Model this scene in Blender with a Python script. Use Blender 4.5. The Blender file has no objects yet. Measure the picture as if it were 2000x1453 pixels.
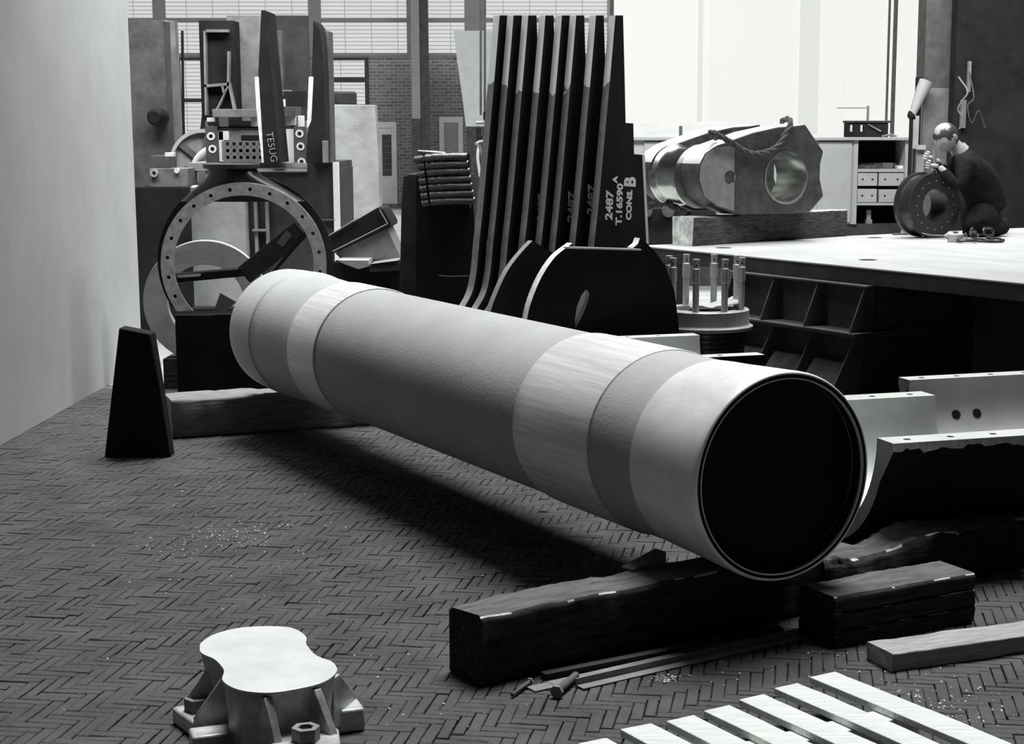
import bpy, bmesh, math, random
from mathutils import Vector, Matrix, noise
random.seed(7)
S = bpy.context.scene
COL = S.collection
R = math.radians

# ------------------------------------------------------------------ camera
F, PX, PY, YH, H = 3300.0, 1105.0, 798.0, 250.0, 1.85
TH = math.atan((PY - YH) / F)
cd = bpy.data.cameras.new('camera')
cam = bpy.data.objects.new('camera', cd)
COL.objects.link(cam)
cam.location = (0, 0, H)
cam.rotation_euler = (math.pi / 2 - TH, 0, 0)
cd.sensor_fit = 'HORIZONTAL'
cd.sensor_width = 36
cd.lens = F * 36 / 2000
cd.shift_x = -(PX - 1000) / 2000
cd.shift_y = (PY - 726.5) / 2000
cd.clip_end = 200
S.camera = cam

# ------------------------------------------------------------------ world: roof light from above, dark hall around
w = bpy.data.worlds.new('world')
S.world = w
w.use_nodes = True
nt = w.node_tree
nt.nodes.clear()
wo = nt.nodes.new('ShaderNodeOutputWorld')
bg = nt.nodes.new('ShaderNodeBackground')
tc = nt.nodes.new('ShaderNodeTexCoord')
dt = nt.nodes.new('ShaderNodeVectorMath'); dt.operation = 'DOT_PRODUCT'
dt.inputs[1].default_value = Vector((-0.06, 0.24, 0.95)).normalized()
cr = nt.nodes.new('ShaderNodeValToRGB')
cr.color_ramp.elements[0].position = 0.2
cr.color_ramp.elements[0].color = (0.0035, 0.0048, 0.0038, 1)
cr.color_ramp.elements[1].position = 0.95
cr.color_ramp.elements[1].color = (0.97, 1.0, 0.97, 1)
e = cr.color_ramp.elements.new(0.68); e.color = (0.010, 0.0112, 0.010, 1)
e = cr.color_ramp.elements.new(0.82); e.color = (0.16, 0.165, 0.16, 1)
nt.links.new(tc.outputs['Generated'], dt.inputs[0])
nt.links.new(dt.outputs['Value'], cr.inputs[0])
nt.links.new(cr.outputs[0], bg.inputs['Color'])
bg.inputs['Strength'].default_value = 0.24
nt.links.new(bg.outputs[0], wo.inputs[0])
S.view_settings.view_transform = 'Standard'
S.view_settings.look = 'None'
S.view_settings.exposure = 0.0
S.view_settings.gamma = 1.0
S.view_settings.use_curve_mapping = False

def area_light(name, loc, size, sizey, power, rot):
    l = bpy.data.lights.new(name, 'AREA')
    l.shape = 'RECTANGLE'; l.size = size; l.size_y = sizey; l.energy = power
    o = bpy.data.objects.new(name, l); COL.objects.link(o)
    o.location = loc; o.rotation_euler = rot
    return o
sl = bpy.data.lights.new('roof_daylight', 'SUN'); sl.energy = 5.2; sl.angle = R(24)
so = bpy.data.objects.new('roof_daylight', sl); COL.objects.link(so); so.location = (0, 8, 9)
so.rotation_euler = Vector((0.10, 0.30, 0.94)).to_track_quat('Z', 'Y').to_euler()
area_light('rear_fill_light', (0.0, 11.2, 8.5), 12.0, 3.0, 2500, (R(72), 0, 0))  # added lamp turned away from the shaft, fills viewer-facing surfaces behind it

# ------------------------------------------------------------------ pixel <-> place
FW = Vector((0, math.cos(TH), -math.sin(TH)))
UP = Vector((0, math.sin(TH), math.cos(TH)))
def ray(x, y):
    return Vector((1, 0, 0)) * ((x - PX) / F) - UP * ((y - PY) / F) + FW
def at(x, y, Y=None, z=None):
    d = ray(x, y)
    t = Y / d.y if Y is not None else (z - H) / d.z
    return Vector((0, 0, H)) + d * t
def on_plane(x, y, q, ang):
    """point of the vertical plane through q with heading ang seen at the pixel; returns (u, z) in that plane"""
    d = ray(x, y)
    n = Vector((-math.sin(ang), math.cos(ang), 0))
    o = Vector((0, 0, H))
    t = (q - o).dot(n) / d.dot(n)
    p = o + d * t
    return ((p - q).dot(Vector((math.cos(ang), math.sin(ang), 0))), p.z)

# ------------------------------------------------------------------ materials
TINT = (0.968, 1.0, 0.968)
def mat(name, v, rough=0.6, metal=0.0, var=0.25, scale=6.0, stretch=(1, 1, 1), bump=0.0, v2=None, spec=0.5, detail=5, coord='Object', fine=0.0):
    m = bpy.data.materials.new(name); m.use_nodes = True
    n = m.node_tree; b = n.nodes['Principled BSDF']
    t = n.nodes.new('ShaderNodeTexCoord'); mp = n.nodes.new('ShaderNodeMapping')
    mp.inputs['Scale'].default_value = stretch
    no = n.nodes.new('ShaderNodeTexNoise'); no.inputs['Scale'].default_value = scale
    no.inputs['Detail'].default_value = detail; no.inputs['Roughness'].default_value = 0.65
    r = n.nodes.new('ShaderNodeValToRGB')
    lo = v * (1 - var); hi = v * (1 + var) if v2 is None else v2
    r.color_ramp.elements[0].position = 0.3; r.color_ramp.elements[1].position = 0.7
    r.color_ramp.elements[0].color = (lo * TINT[0], lo * TINT[1], lo * TINT[2], 1)
    r.color_ramp.elements[1].color = (min(1, hi * TINT[0]), min(1, hi * TINT[1]), min(1, hi * TINT[2]), 1)
    n.links.new(t.outputs[coord], mp.inputs[0]); n.links.new(mp.outputs[0], no.inputs['Vector'])
    n.links.new(no.outputs['Fac'], r.inputs[0]); n.links.new(r.outputs[0], b.inputs['Base Color'])
    b.inputs['Roughness'].default_value = rough; b.inputs['Metallic'].default_value = metal
    b.inputs['Specular IOR Level'].default_value = spec
    if bump:
        bu = n.nodes.new('ShaderNodeBump'); bu.inputs['Strength'].default_value = bump
        bu.inputs['Distance'].default_value = 0.01
        src = no
        if fine:
            src = n.nodes.new('ShaderNodeTexNoise'); src.inputs['Scale'].default_value = fine
            n.links.new(mp.outputs[0], src.inputs['Vector'])
        n.links.new(src.outputs['Fac'], bu.inputs['Height']); n.links.new(bu.outputs[0], b.inputs['Normal'])
    return m
M = {}
M['black'] = mat('black_steel', 0.016, 0.75, 0, 0.4, 3, spec=0.12)
M['black_gloss'] = mat('black_oiled_steel', 0.02, 0.3, 0, 0.4, 5, spec=0.5)
M['dark'] = mat('dark_paint', 0.04, 0.6, 0, 0.4, 4, spec=0.2)
M['darkgrey'] = mat('dark_grey_casting', 0.085, 0.7, 0, 0.35, 7, bump=0.15, spec=0.25)
M['grey'] = mat('grey_casting', 0.2, 0.65, 0, 0.3, 6, bump=0.1, spec=0.3)
M['lightgrey'] = mat('light_grey_paint', 0.35, 0.6, 0, 0.1, 3, spec=0.3)
M['white'] = mat('white_paint', 0.78, 0.55, 0, 0.08, 4, spec=0.3)
M['machined'] = mat('machined_steel', 0.68, 0.42, 0.25, 0.12, 5, spec=0.5)
M['polished'] = mat('polished_steel', 0.62, 0.24, 1.0, 0.25, 3, (1, 1, 6), spec=0.5)
M['forged'] = mat('forged_steel', 0.10, 0.42, 0.3, 0.4, 9, bump=0.15)
M['rough_bright'] = mat('bright_mottled_casting', 0.78, 0.6, 0.0, 0.35, 22, detail=9)
M['tube_body'] = mat('tube_primer', 0.47, 0.62, 0.0, 0.10, 2.2, (1, 1, 1), bump=0.12, spec=0.35, fine=70)
M['tube_band'] = mat('turned_band_lit_streaks', 0.97, 0.42, 0.25, 0.30, 7, (0.3, 9, 9), spec=0.8)  # lengthwise streaks paint the reflected light lines into the colour
M['tube_flange'] = mat('tube_turned_flange', 0.88, 0.42, 0.25, 0.2, 2.6, (1, 2, 2), spec=0.5)
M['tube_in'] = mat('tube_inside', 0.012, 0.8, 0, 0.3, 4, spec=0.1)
M['wood_dark'] = mat('tarred_timber', 0.045, 0.8, 0, 0.6, 9, (1, 6, 6), bump=0.6, spec=0.2, v2=0.1)
M['wood_black'] = mat('tarred_shaded_timber', 0.03, 0.85, 0, 0.7, 7, (1, 7, 7), bump=0.8, spec=0.1, v2=0.06)  # tarred wood, with the shade of its sides put into the black
M['wood_top'] = mat('timber_top_lit_tone', 0.12, 0.9, 0, 0.45, 6, (1, 5, 5), bump=0.9, spec=0.1, detail=9)  # light falling on the timber tops, put into the colour
M['splinter'] = mat('splintered_timber', 0.55, 0.9, 0, 0.4, 20, spec=0.1)
M['cast_steel'] = mat('fettled_cast_steel', 0.42, 0.45, 0.3, 0.5, 9, bump=0.3)
M['stud'] = mat('turned_stud_steel', 0.55, 0.35, 0.35, 0.2, 9)
M['wood_grey'] = mat('weathered_plank', 0.22, 0.85, 0, 0.4, 8, (1, 9, 9), bump=0.5, spec=0.15)
M['wood_end'] = mat('timber_end_grain', 0.55, 0.85, 0, 0.55, 14, (1, 1, 1), bump=0.6, spec=0.15)
M['plank_wood'] = mat('pale_weathered_plank', 0.32, 0.85, 0, 0.3, 8, (1, 9, 9), bump=0.5, spec=0.15)
M['ringgrey'] = mat('turned_ring_steel', 0.34, 0.45, 0.2, 0.2, 12)
M['web_dark'] = mat('oily_forged_web', 0.06, 0.4, 0.2, 0.5, 9, bump=0.15)
M['limewash'] = mat('limewashed_wall', 0.58, 0.8, 0, 0.08, 2, spec=0.1)
M['slat'] = mat('pale_pallet_wood', 0.58, 0.8, 0, 0.16, 7, (1, 10, 10), bump=0.3, spec=0.15)
M['slat_side'] = mat('pallet_wood_edge', 0.74, 0.8, 0, 0.25, 9, (1, 10, 10), bump=0.3, spec=0.15)
M['brick'] = mat('floor_brick', 0.057, 0.75, 0, 0.4, 3.2, bump=0.5, spec=0.3, detail=9, fine=60)
M['mortar'] = mat('floor_joint', 0.02, 0.9, 0, 0.4, 9, spec=0.05)
M['concrete'] = mat('workshop_concrete', 0.3, 0.8, 0, 0.3, 1.2, (0.3, 2, 1), spec=0.2)
M['slab'] = mat('mottled_plate', 0.34, 0.75, 0, 0.32, 2.2, (1, 1, 1.6), spec=0.2)
M['plate_top'] = mat('scraped_table_top', 0.35, 0.5, 0.0, 0.16, 1.2, (1, 3, 1), spec=0.5)
M['rib_edge'] = mat('flame_cut_edge', 0.25, 0.7, 0, 0.25, 14, spec=0.3, detail=8)
M['chalk'] = mat('white_chalk_paint', 0.95, 0.8, 0, 0.08, 30, spec=0.1)
M['rope'] = mat('hemp_rope', 0.075, 0.9, 0, 0.5, 60, bump=1.0, spec=0.1)
M['skin'] = mat('skin', 0.36, 0.75, 0, 0.10, 9, spec=0.15)
M['hair'] = mat('dark_hair', 0.03, 0.6, 0, 0.4, 60, (1, 1, 8), spec=0.4)
M['coat'] = mat('black_work_coat', 0.014, 0.95, 0, 0.4, 12, bump=0.3, spec=0.05)
M['chips'] = mat('pale_debris', 0.85, 0.8, 0, 0.3, 20, spec=0.2)
M['rubber'] = mat('shiny_dark_sleeve', 0.10, 0.22, 0, 0.4, 14, (1, 3, 3), bump=0.6, spec=0.8)

def blind():  # mullion whitened by window glare, the glare put in as emission
    m = bpy.data.materials.new('glare_mullion'); m.use_nodes = True
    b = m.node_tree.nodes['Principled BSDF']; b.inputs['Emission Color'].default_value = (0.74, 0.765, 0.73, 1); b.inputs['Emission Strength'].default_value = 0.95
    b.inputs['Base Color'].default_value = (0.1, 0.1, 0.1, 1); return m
M['blind'] = blind()  # glare-whitened mullion, not a blind
def wall_brick():
    m = bpy.data.materials.new('wall_brickwork'); m.use_nodes = True
    n = m.node_tree; b = n.nodes['Principled BSDF']
    t = n.nodes.new('ShaderNodeTexCoord'); sp = n.nodes.new('ShaderNodeSeparateXYZ'); cb = n.nodes.new('ShaderNodeCombineXYZ')
    br = n.nodes.new('ShaderNodeTexBrick')
    n.links.new(t.outputs['Object'], sp.inputs[0]); n.links.new(sp.outputs['X'], cb.inputs[0]); n.links.new(sp.outputs['Z'], cb.inputs[1])
    n.links.new(cb.outputs[0], br.inputs['Vector'])
    br.inputs['Scale'].default_value = 1; br.inputs['Brick Width'].default_value = 0.2; br.inputs['Row Height'].default_value = 0.078
    br.inputs['Mortar Size'].default_value = 0.009; br.inputs['Bias'].default_value = 0.0
    br.inputs['Color1'].default_value = (0.16, 0.166, 0.16, 1); br.inputs['Color2'].default_value = (0.26, 0.268, 0.26, 1)
    br.inputs['Mortar'].default_value = (0.40, 0.41, 0.40, 1)
    n.links.new(br.outputs['Color'], b.inputs['Base Color']); b.inputs['Roughness'].default_value = 0.85
    return m
M['wall_brick'] = wall_brick()

def pane(name, strength, sw, sh, bar, dark, horizontal_slats=False):
    """daylit glazing with small glazing bars"""
    m = bpy.data.materials.new(name); m.use_nodes = True
    n = m.node_tree; b = n.nodes['Principled BSDF']
    t = n.nodes.new('ShaderNodeTexCoord'); sp = n.nodes.new('ShaderNodeSeparateXYZ'); cb = n.nodes.new('ShaderNodeCombineXYZ')
    br = n.nodes.new('ShaderNodeTexBrick'); br.offset = 0.0
    n.links.new(t.outputs['Object'], sp.inputs[0]); n.links.new(sp.outputs['X'], cb.inputs[0]); n.links.new(sp.outputs['Z'], cb.inputs[1])
    n.links.new(cb.outputs[0], br.inputs['Vector'])
    br.inputs['Scale'].default_value = 1; br.inputs['Brick Width'].default_value = sw; br.inputs['Row Height'].default_value = sh
    br.inputs['Mortar Size'].default_value = bar; br.inputs['Mortar Smooth'].default_value = 0.3
    br.inputs['Color1'].default_value = (0.90, 0.92, 0.885, 1); br.inputs['Color2'].default_value = (0.84, 0.86, 0.83, 1)
    br.inputs['Mortar'].default_value = (dark, dark * 1.02, dark, 1)
    n.links.new(br.outputs['Color'], b.inputs['Emission Color']); b.inputs['Emission Strength'].default_value = strength
    b.inputs['Base Color'].default_value = (0.1, 0.1, 0.1, 1); b.inputs['Roughness'].default_value = 0.5
    return m
M['pane_big'] = pane('daylit_window', 0.95, 3.1, 30, 0.006, 0.8)
M['pane_slat'] = pane('daylit_slatted_window', 0.72, 0.62, 0.09, 0.012, 0.42)

# ------------------------------------------------------------------ mesh helpers
def fr(x=0, y=0, z=0, a=0.0):
    if isinstance(x, Vector): x, y, z, a = x.x, x.y, x.z, y
    return Matrix.Translation((x, y, z)) @ Matrix.Rotation(a, 4, 'Z')
UPR = Matrix.Rotation(math.pi / 2, 4, 'X')      # local XY -> XZ, local Z -> -Y
class B:
    def __init__(s): s.bm = bmesh.new()
    def box(s, m, xr, yr, zr, mi=0):
        vs = [s.bm.verts.new(m @ Vector((x, y, z))) for z in zr for y in yr for x in xr]
        for q in ((0, 2, 3, 1), (4, 5, 7, 6), (0, 1, 5, 4), (2, 6, 7, 3), (0, 4, 6, 2), (1, 3, 7, 5)):
            f = s.bm.faces.new([vs[i] for i in q]); f.material_index = mi
        return s
    def hexa(s, pts, mi=0):
        """eight corners: bottom four then top four, counter-clockwise"""
        vs = [s.bm.verts.new(p) for p in pts]
        for q in ((3, 2, 1, 0), (4, 5, 6, 7), (0, 1, 5, 4), (1, 2, 6, 5), (2, 3, 7, 6), (3, 0, 4, 7)):
            f = s.bm.faces.new([vs[i] for i in q]); f.material_index = mi
        return s
    def poly(s, m, outer, holes=(), d=(0, 0.01), mi=0, mi_side=None):
        if mi_side is None: mi_side = mi
        loops = [list(outer)] + [list(h) for h in holes]
        caps = []
        for z in d:
            vs, es = [], []
            for lp in loops:
                v = [s.bm.verts.new(m @ Vector((p[0], p[1], z))) for p in lp]
                vs.append(v)
                es += [s.bm.edges.new((v[i], v[(i + 1) % len(v)])) for i in range(len(v))]
            r = bmesh.ops.triangle_fill(s.bm, edges=es, use_beauty=True, use_dissolve=False)
            for g in r['geom']:
                if isinstance(g, bmesh.types.BMFace): g.material_index = mi
            caps.append(vs)
        for a, b in zip(caps[0], caps[1]):
            n = len(a)
            for i in range(n):
                f = s.bm.faces.new((a[i], a[(i + 1) % n], b[(i + 1) % n], b[i])); f.material_index = mi_side
        return s
    def lathe(s, m, prof, n=48, a0=0.0, a1=2 * math.pi, closed=False, caps=True, mi=0, mis=None):
        full = abs(a1 - a0 - 2 * math.pi) < 1e-6
        k = n if full else n + 1
        rings = []
        for i in range(k):
            a = a0 + (a1 - a0) * i / n
            rings.append([s.bm.verts.new(m @ Vector((r * math.cos(a), r * math.sin(a), z))) for r, z in prof])
        L = len(prof)
        for i in range(n):
            p, q = rings[i], rings[(i + 1) % k]
            for j in range(L if closed else L - 1):
                jj = (j + 1) % L
                vs = [p[j], q[j], q[jj], p[jj]]
                f = s.bm.faces.new(vs); f.smooth = True
                f.material_index = mis[j] if mis else mi
        if full and not closed and caps:
            for j in (0, L - 1):
                if prof[j][0] > 1e-5:
                    f = s.bm.faces.new([r[j] for r in rings]); f.material_index = mis[min(j, L - 2)] if mis else mi
        if not full and closed:
            for r in (rings[0], rings[-1]):
                f = s.bm.faces.new(r); f.material_index = mi
        return s
    def cyl(s, m, r, z0, z1, n=24, r2=None, mi=0):
        return s.lathe(m, [(r, z0), (r if r2 is None else r2, z1)], n, mi=mi)
    def path(s, pts, r, n=8, mi=0):
        pts = [Vector(p) for p in pts]
        rs = r if isinstance(r, (list, tuple)) else [r] * len(pts)
        rings = []; prev = None
        for i, p in enumerate(pts):
            t = (pts[min(i + 1, len(pts) - 1)] - pts[max(i - 1, 0)]).normalized()
            if prev is None: prev = t.orthogonal().normalized()
            u = (prev - t * prev.dot(t)).normalized(); v = t.cross(u); prev = u
            rings.append([s.bm.verts.new(p + (u * math.cos(2 * math.pi * k / n) + v * math.sin(2 * math.pi * k / n)) * rs[i]) for k in range(n)])
        for a, b in zip(rings, rings[1:]):
            for k in range(n):
                f = s.bm.faces.new((a[k], a[(k + 1) % n], b[(k + 1) % n], b[k])); f.smooth = True; f.material_index = mi
        for rg in (rings[0], rings[-1]):
            f = s.bm.faces.new(rg); f.material_index = mi
        return s
    def timber(s, m, L, wd, h, seed=0, rough=0.006, rad=0.02, nl=40, mi_end=1, sag=None, topmat=0):
        """a worn beam along local x from 0 to L, y 0..wd, z 0..h"""
        k = 4; sec = []
        for cx, cy, a in ((wd - rad, h - rad, 0), (rad, h - rad, 90), (rad, rad, 180), (wd - rad, rad, 270)):
            for j in range(k + 1):
                t = R(a + 90 * j / k); sec.append((cx + rad * math.cos(t), cy + rad * math.sin(t)))
        rings = []
        for i in range(nl + 1):
            x = L * i / nl; ring = []
            for (y, z) in sec:
                d = noise.noise(Vector((x * 5 + seed * 7.3, y * 18, z * 18))) * rough * 1.6 + noise.noise(Vector((x * 26, y * 40 + seed, z * 40))) * rough * 0.6
                top = (z - h / 2) / h * 2; side = (y - wd / 2) / wd * 2
                yy = y + d * side; zz = z + (d * top if z > h * 0.5 else 0)
                if sag: zz += sag(x, y) * (1 if z > h * 0.4 else 0)
                xx = x + (noise.noise(Vector((y * 30, z * 30, seed + i))) * rough * 1.2 if i in (0, nl) else 0)
                ring.append(s.bm.verts.new(m @ Vector((xx, yy, max(zz, 0)))))
            rings.append(ring)
        n = len(sec)
        for a, b in zip(rings, rings[1:]):
            for j in range(n):
                f = s.bm.faces.new((a[j], a[(j + 1) % n], b[(j + 1) % n], b[j])); f.smooth = True
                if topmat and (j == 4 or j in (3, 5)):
                    f.material_index = topmat  # top faces get the paler colour, as lit from above
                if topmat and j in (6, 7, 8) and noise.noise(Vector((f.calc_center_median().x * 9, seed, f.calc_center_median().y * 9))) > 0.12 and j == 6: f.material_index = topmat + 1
        for rg in (rings[0], rings[-1]):
            f = s.bm.faces.new(rg); f.material_index = mi_end
        return s
    def obj(s, name, mats, parent=None, bevel=0.0, angle=35, origin=None):
        bm = s.bm
        bmesh.ops.recalc_face_normals(bm, faces=bm.faces)
        if parent is not None:
            inv = WORLD[parent.name].inverted(); loc = Matrix.Identity(4)
            bmesh.ops.transform(bm, matrix=inv, verts=bm.verts)
        elif origin is not None:
            loc = origin; bmesh.ops.transform(bm, matrix=loc.inverted(), verts=bm.verts)
        else:
            xs = [v.co for v in bm.verts]
            c = Vector(((min(v.x for v in xs) + max(v.x for v in xs)) / 2, (min(v.y for v in xs) + max(v.y for v in xs)) / 2, min(v.z for v in xs)))
            loc = Matrix.Translation(c); bmesh.ops.transform(bm, matrix=loc.inverted(), verts=bm.verts)
        me = bpy.data.meshes.new(name); bm.to_mesh(me); bm.free()
        for mm in (mats if isinstance(mats, (list, tuple)) else [mats]): me.materials.append(M[mm] if isinstance(mm, str) else mm)
        me.polygons.foreach_set('use_smooth', [True] * len(me.polygons))
        me.set_sharp_from_angle(angle=R(angle))
        o = bpy.data.objects.new(name, me); COL.objects.link(o)
        if parent is not None:
            o.parent = parent; WORLD[o.name] = WORLD[parent.name].copy()
        else:
            o.matrix_world = loc; WORLD[o.name] = loc.copy()
        if bevel:
            md = o.modifiers.new('bevel', 'BEVEL'); md.width = bevel; md.segments = 2; md.limit_method = 'ANGLE'; md.angle_limit = R(40)
        return o
WORLD = {}
def tag(o, label, cat, group=None, kind=None):
    if label: o['label'] = label
    if cat: o['category'] = cat
    if group: o['group'] = group
    if kind: o['kind'] = kind
    return o
def thing(name, label, cat, loc=(0, 0, 0), a=0.0, group=None):
    o = bpy.data.objects.new(name, None); COL.objects.link(o)
    m = fr(loc[0], loc[1], loc[2], a)
    o.location = loc; o.rotation_euler = (0, 0, a); o.empty_display_size = 0.1
    WORLD[o.name] = m
    return tag(o, label, cat, group)
def struct(o): o['kind'] = 'structure'; return o
def circ(cx, cy, r, n=20, a0=0.0):
    return [(cx + r * math.cos(a0 + 2 * math.pi * i / n), cy + r * math.sin(a0 + 2 * math.pi * i / n)) for i in range(n)]
def smooth_loop(p, k=4):
    out = []; n = len(p)
    for i in range(n):
        a, b, c, d = [Vector(p[(i + j - 1) % n]) for j in range(4)]
        for t in range(k):
            t = t / k
            out.append(0.5 * ((2 * b) + (-a + c) * t + (2 * a - 5 * b + 4 * c - d) * t * t + (-a + 3 * b - 3 * c + d) * t ** 3))
    return out
def smooth_line(p, k=6):
    p = [Vector(q) for q in p]; p = [p[0] * 2 - p[1]] + p + [p[-1] * 2 - p[-2]]; out = []
    for i in range(1, len(p) - 2):
        a, b, c, d = p[i - 1:i + 3]
        for t in range(k):
            t = t / k
            out.append(0.5 * ((2 * b) + (-a + c) * t + (2 * a - 5 * b + 4 * c - d) * t * t + (-a + 3 * b - 3 * c + d) * t ** 3))
    out.append(p[-2]); return out
def text(body, size, m, parent, mat='chalk', offset=0.0, name='painted_lettering', shear=0.0, thick=0.0006, sx=1.0):
    c = bpy.data.curves.new('t', 'FONT'); c.body = body; c.size = size; c.offset = offset; c.shear = shear; c.extrude = thick
    c.align_x = 'LEFT'; c.resolution_u = 3; SX = Matrix.Scale(sx, 4, (1, 0, 0))
    to = bpy.data.objects.new('t', c); COL.objects.link(to)
    me = bpy.data.meshes.new_from_object(to.evaluated_get(bpy.context.evaluated_depsgraph_get()))
    bpy.data.objects.remove(to)
    me.transform(WORLD[parent.name].inverted() @ m @ SX)
    me.materials.clear(); me.materials.append(M[mat]); me.name = name
    o = bpy.data.objects.new(name, me); COL.objects.link(o); o.parent = parent
    return o
def copy_thing(o, loc, label, group=None):
    r = o.copy(); COL.objects.link(r); r.location = loc
    if label: r['label'] = label
    for ch in [c for c in COL.objects if c.parent == o]:
        c = ch.copy(); COL.objects.link(c); c.parent = r
        for g in [q for q in COL.objects if q.parent == ch]:
            d = g.copy(); COL.objects.link(d); d.parent = c
    return r

AX = 2.0799                                   # heading of the shaft and of most things in the hall
ax = Vector((math.cos(AX), math.sin(AX), 0))  # away, left
ex = Vector((math.sin(AX), -math.cos(AX), 0)) # right, away
AE = AX - math.pi / 2

# ================================================================== SETTING
def floor():
    b = B(); b.box(fr(), (-14, 14), (3.0, 44), (-0.06, -0.012), 1)
    L, W, g = 0.164, 0.041, 0.0022
    ph = R(-8); c, s = math.cos(ph), math.sin(ph); ox, oy = 0.0, 9.0
    rnd = random.Random(3)
    def inside(x, y): return 4.4 < y < 12.2 and -0.34 * y - 0.35 < x < 0.275 * y + 0.35
    def brick(x0, y0, x1, y1):
        cx, cy = (x0 + x1) / 2, (y0 + y1) / 2
        X, Y = ox + cx * c - cy * s, oy + cx * s + cy * c
        if not inside(X, Y): return
        hh = rnd.uniform(-0.002, 0.002); rot = rnd.gauss(0, 0.012); tx, ty = rnd.gauss(0, 0.008), rnd.gauss(0, 0.008)
        gg = g * (rnd.uniform(0.15, 0.9) if rnd.random() < 0.7 else rnd.uniform(0.9, 1.7))
        hx, hy = (x1 - x0) / 2 - gg, (y1 - y0) / 2 - gg
        lo, hi = [], []
        for (u, v) in ((-hx, -hy), (hx, -hy), (hx, hy), (-hx, hy)):
            for lst, k, z in ((lo, 1.0, -0.012), (hi, 1.0, -0.0025), ):
                uu, vv = u * math.cos(rot) - v * math.sin(rot), u * math.sin(rot) + v * math.cos(rot)
                lst.append((cx + uu, cy + vv, z + hh))
        top = []
        for (u, v) in ((-hx, -hy), (hx, -hy), (hx, hy), (-hx, hy)):
            uu, vv = u - math.copysign(0.003, u), v - math.copysign(0.003, v)
            top.append((cx + uu * math.cos(rot) - vv * math.sin(rot), cy + uu * math.sin(rot) + vv * math.cos(rot), hh + u * ty + v * tx))
        mk = lambda p: b.bm.verts.new((ox + p[0] * c - p[1] * s, oy + p[0] * s + p[1] * c, p[2]))
        A = [mk(p) for p in lo]; Bv = [mk(p) for p in hi]; T = [mk(p) for p in top]
        b.bm.faces.new(T)
        for i in range(4):
            j = (i + 1) % 4
            b.bm.faces.new((A[i], A[j], Bv[j], Bv[i])); b.bm.faces.new((Bv[i], Bv[j], T[j], T[i]))
    n = 4; K = int(9 / W)
    for i in range(-K, K):
        for j in range(-K // 4, K // 4 + 1):
            x, y = (i + j * n) * W, (i - j * n) * W
            X, Y = ox + x * c - y * s, oy + x * s + y * c
            if not (3.8 < Y < 13 and -6 < X < 6): continue
            brick(x, y, x + n * W, y + W)
            brick(x + n * W, y + (1 - n) * W, x + (n + 1) * W, y + W)
    struct(b.obj('floor', ['brick', 'mortar'], origin=Matrix.Identity(4)))
    b = B(); b.box(fr(), (-14, 14), (12.0, 44), (-0.03, -0.002))
    struct(b.obj('floor', 'concrete', origin=Matrix.Identity(4)))
floor()

WY = 41.0
def wx(px): return at(px, 250, Y=WY).x
def wz(py): return at(900, py, Y=WY).z
def flat(name, px0, px1, py0, py1, Y, th, m, bevel=0.0):
    a, c = at(px0, py1, Y=Y), at(px1, py0, Y=Y)
    b = B(); b.box(fr(), (a.x, c.x), (Y, Y + th), (a.z, c.z))
    return b.obj(name, m, bevel=bevel)
b = B(); b.box(fr(), (-17, 17), (WY, WY + 0.3), (0, 9)); struct(b.obj('wall_back', 'wall_brick', origin=Matrix.Identity(4)))
b = B(); b.box(fr(), (-3.47, -3.34), (8.8, 13.2), (0, 4.2)); struct(b.obj('wall_left', 'limewash', origin=Matrix.Identity(4)))

def window(n, px0, px1, py0, py1, Y, m, bars=(), rows=(), fw=0.07, frame='lightgrey'):
    a, c = at(px0, py1, Y=Y), at(px1, py0, Y=Y)
    b = B(); b.box(fr(), (a.x, c.x), (Y, Y + 0.02), (a.z, c.z))
    o = struct(b.obj('window_%d' % n, m))
    b = B()
    for x0, x1 in ((a.x - fw, a.x + 0.02), (c.x - 0.02, c.x + fw)): b.box(fr(), (x0, x1), (Y - 0.06, Y - 0.002), (a.z - fw, c.z + fw))
    for z0, z1 in ((a.z - fw, a.z), (c.z, c.z + fw)): b.box(fr(), (a.x + 0.02, c.x - 0.02), (Y - 0.06, Y - 0.002), (z0, z1))
    for px, w_ in bars:
        x = at(px, 250, Y=Y).x; b.box(fr(), (x - w_ / 2, x + w_ / 2), (Y - 0.05, Y - 0.002), (a.z, c.z))
    for py, w_ in rows:
        z = at(900, py, Y=Y).z; b.box(fr(), (a.x + 0.02, c.x - 0.02), (Y - 0.055, Y - 0.004), (z - w_ / 2, z + w_ / 2))
    b.obj('window_frame', frame, o)
    return o
window(1, 322, 408, 118, 292, WY - 0.35, 'pane_slat', bars=((355, 0.05),), rows=((196, 0.09),), frame='darkgrey')
window(2, 618, 714, 118, 204, WY - 0.35, 'pane_slat', rows=((156, 0.12),), frame='darkgrey')
window(3, 1196, 2120, -240, 276, WY - 1.2, 'pane_big', bars=((1730, 0.05), (1742, 0.09)), frame='grey')
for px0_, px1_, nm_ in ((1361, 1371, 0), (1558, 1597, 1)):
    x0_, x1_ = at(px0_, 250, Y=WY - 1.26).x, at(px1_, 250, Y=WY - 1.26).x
    B().box(fr(), (x0_, x1_), (WY - 1.24, WY - 1.225), (at(900, 262, Y=WY - 1.26).z, at(900, -200, Y=WY - 1.26).z)).obj('window_blind', 'blind', bpy.data.objects['window_3'])  # glowing strips where the glare-washed mullions stand
window(4, 60, 1188, -160, 104, WY - 0.35, 'pane_slat', bars=((320, 0.3), (620, 0.3), (812, 0.35), (930, 0.5)), rows=((40, 0.1), (-60, 0.1)), frame='lightgrey')

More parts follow.
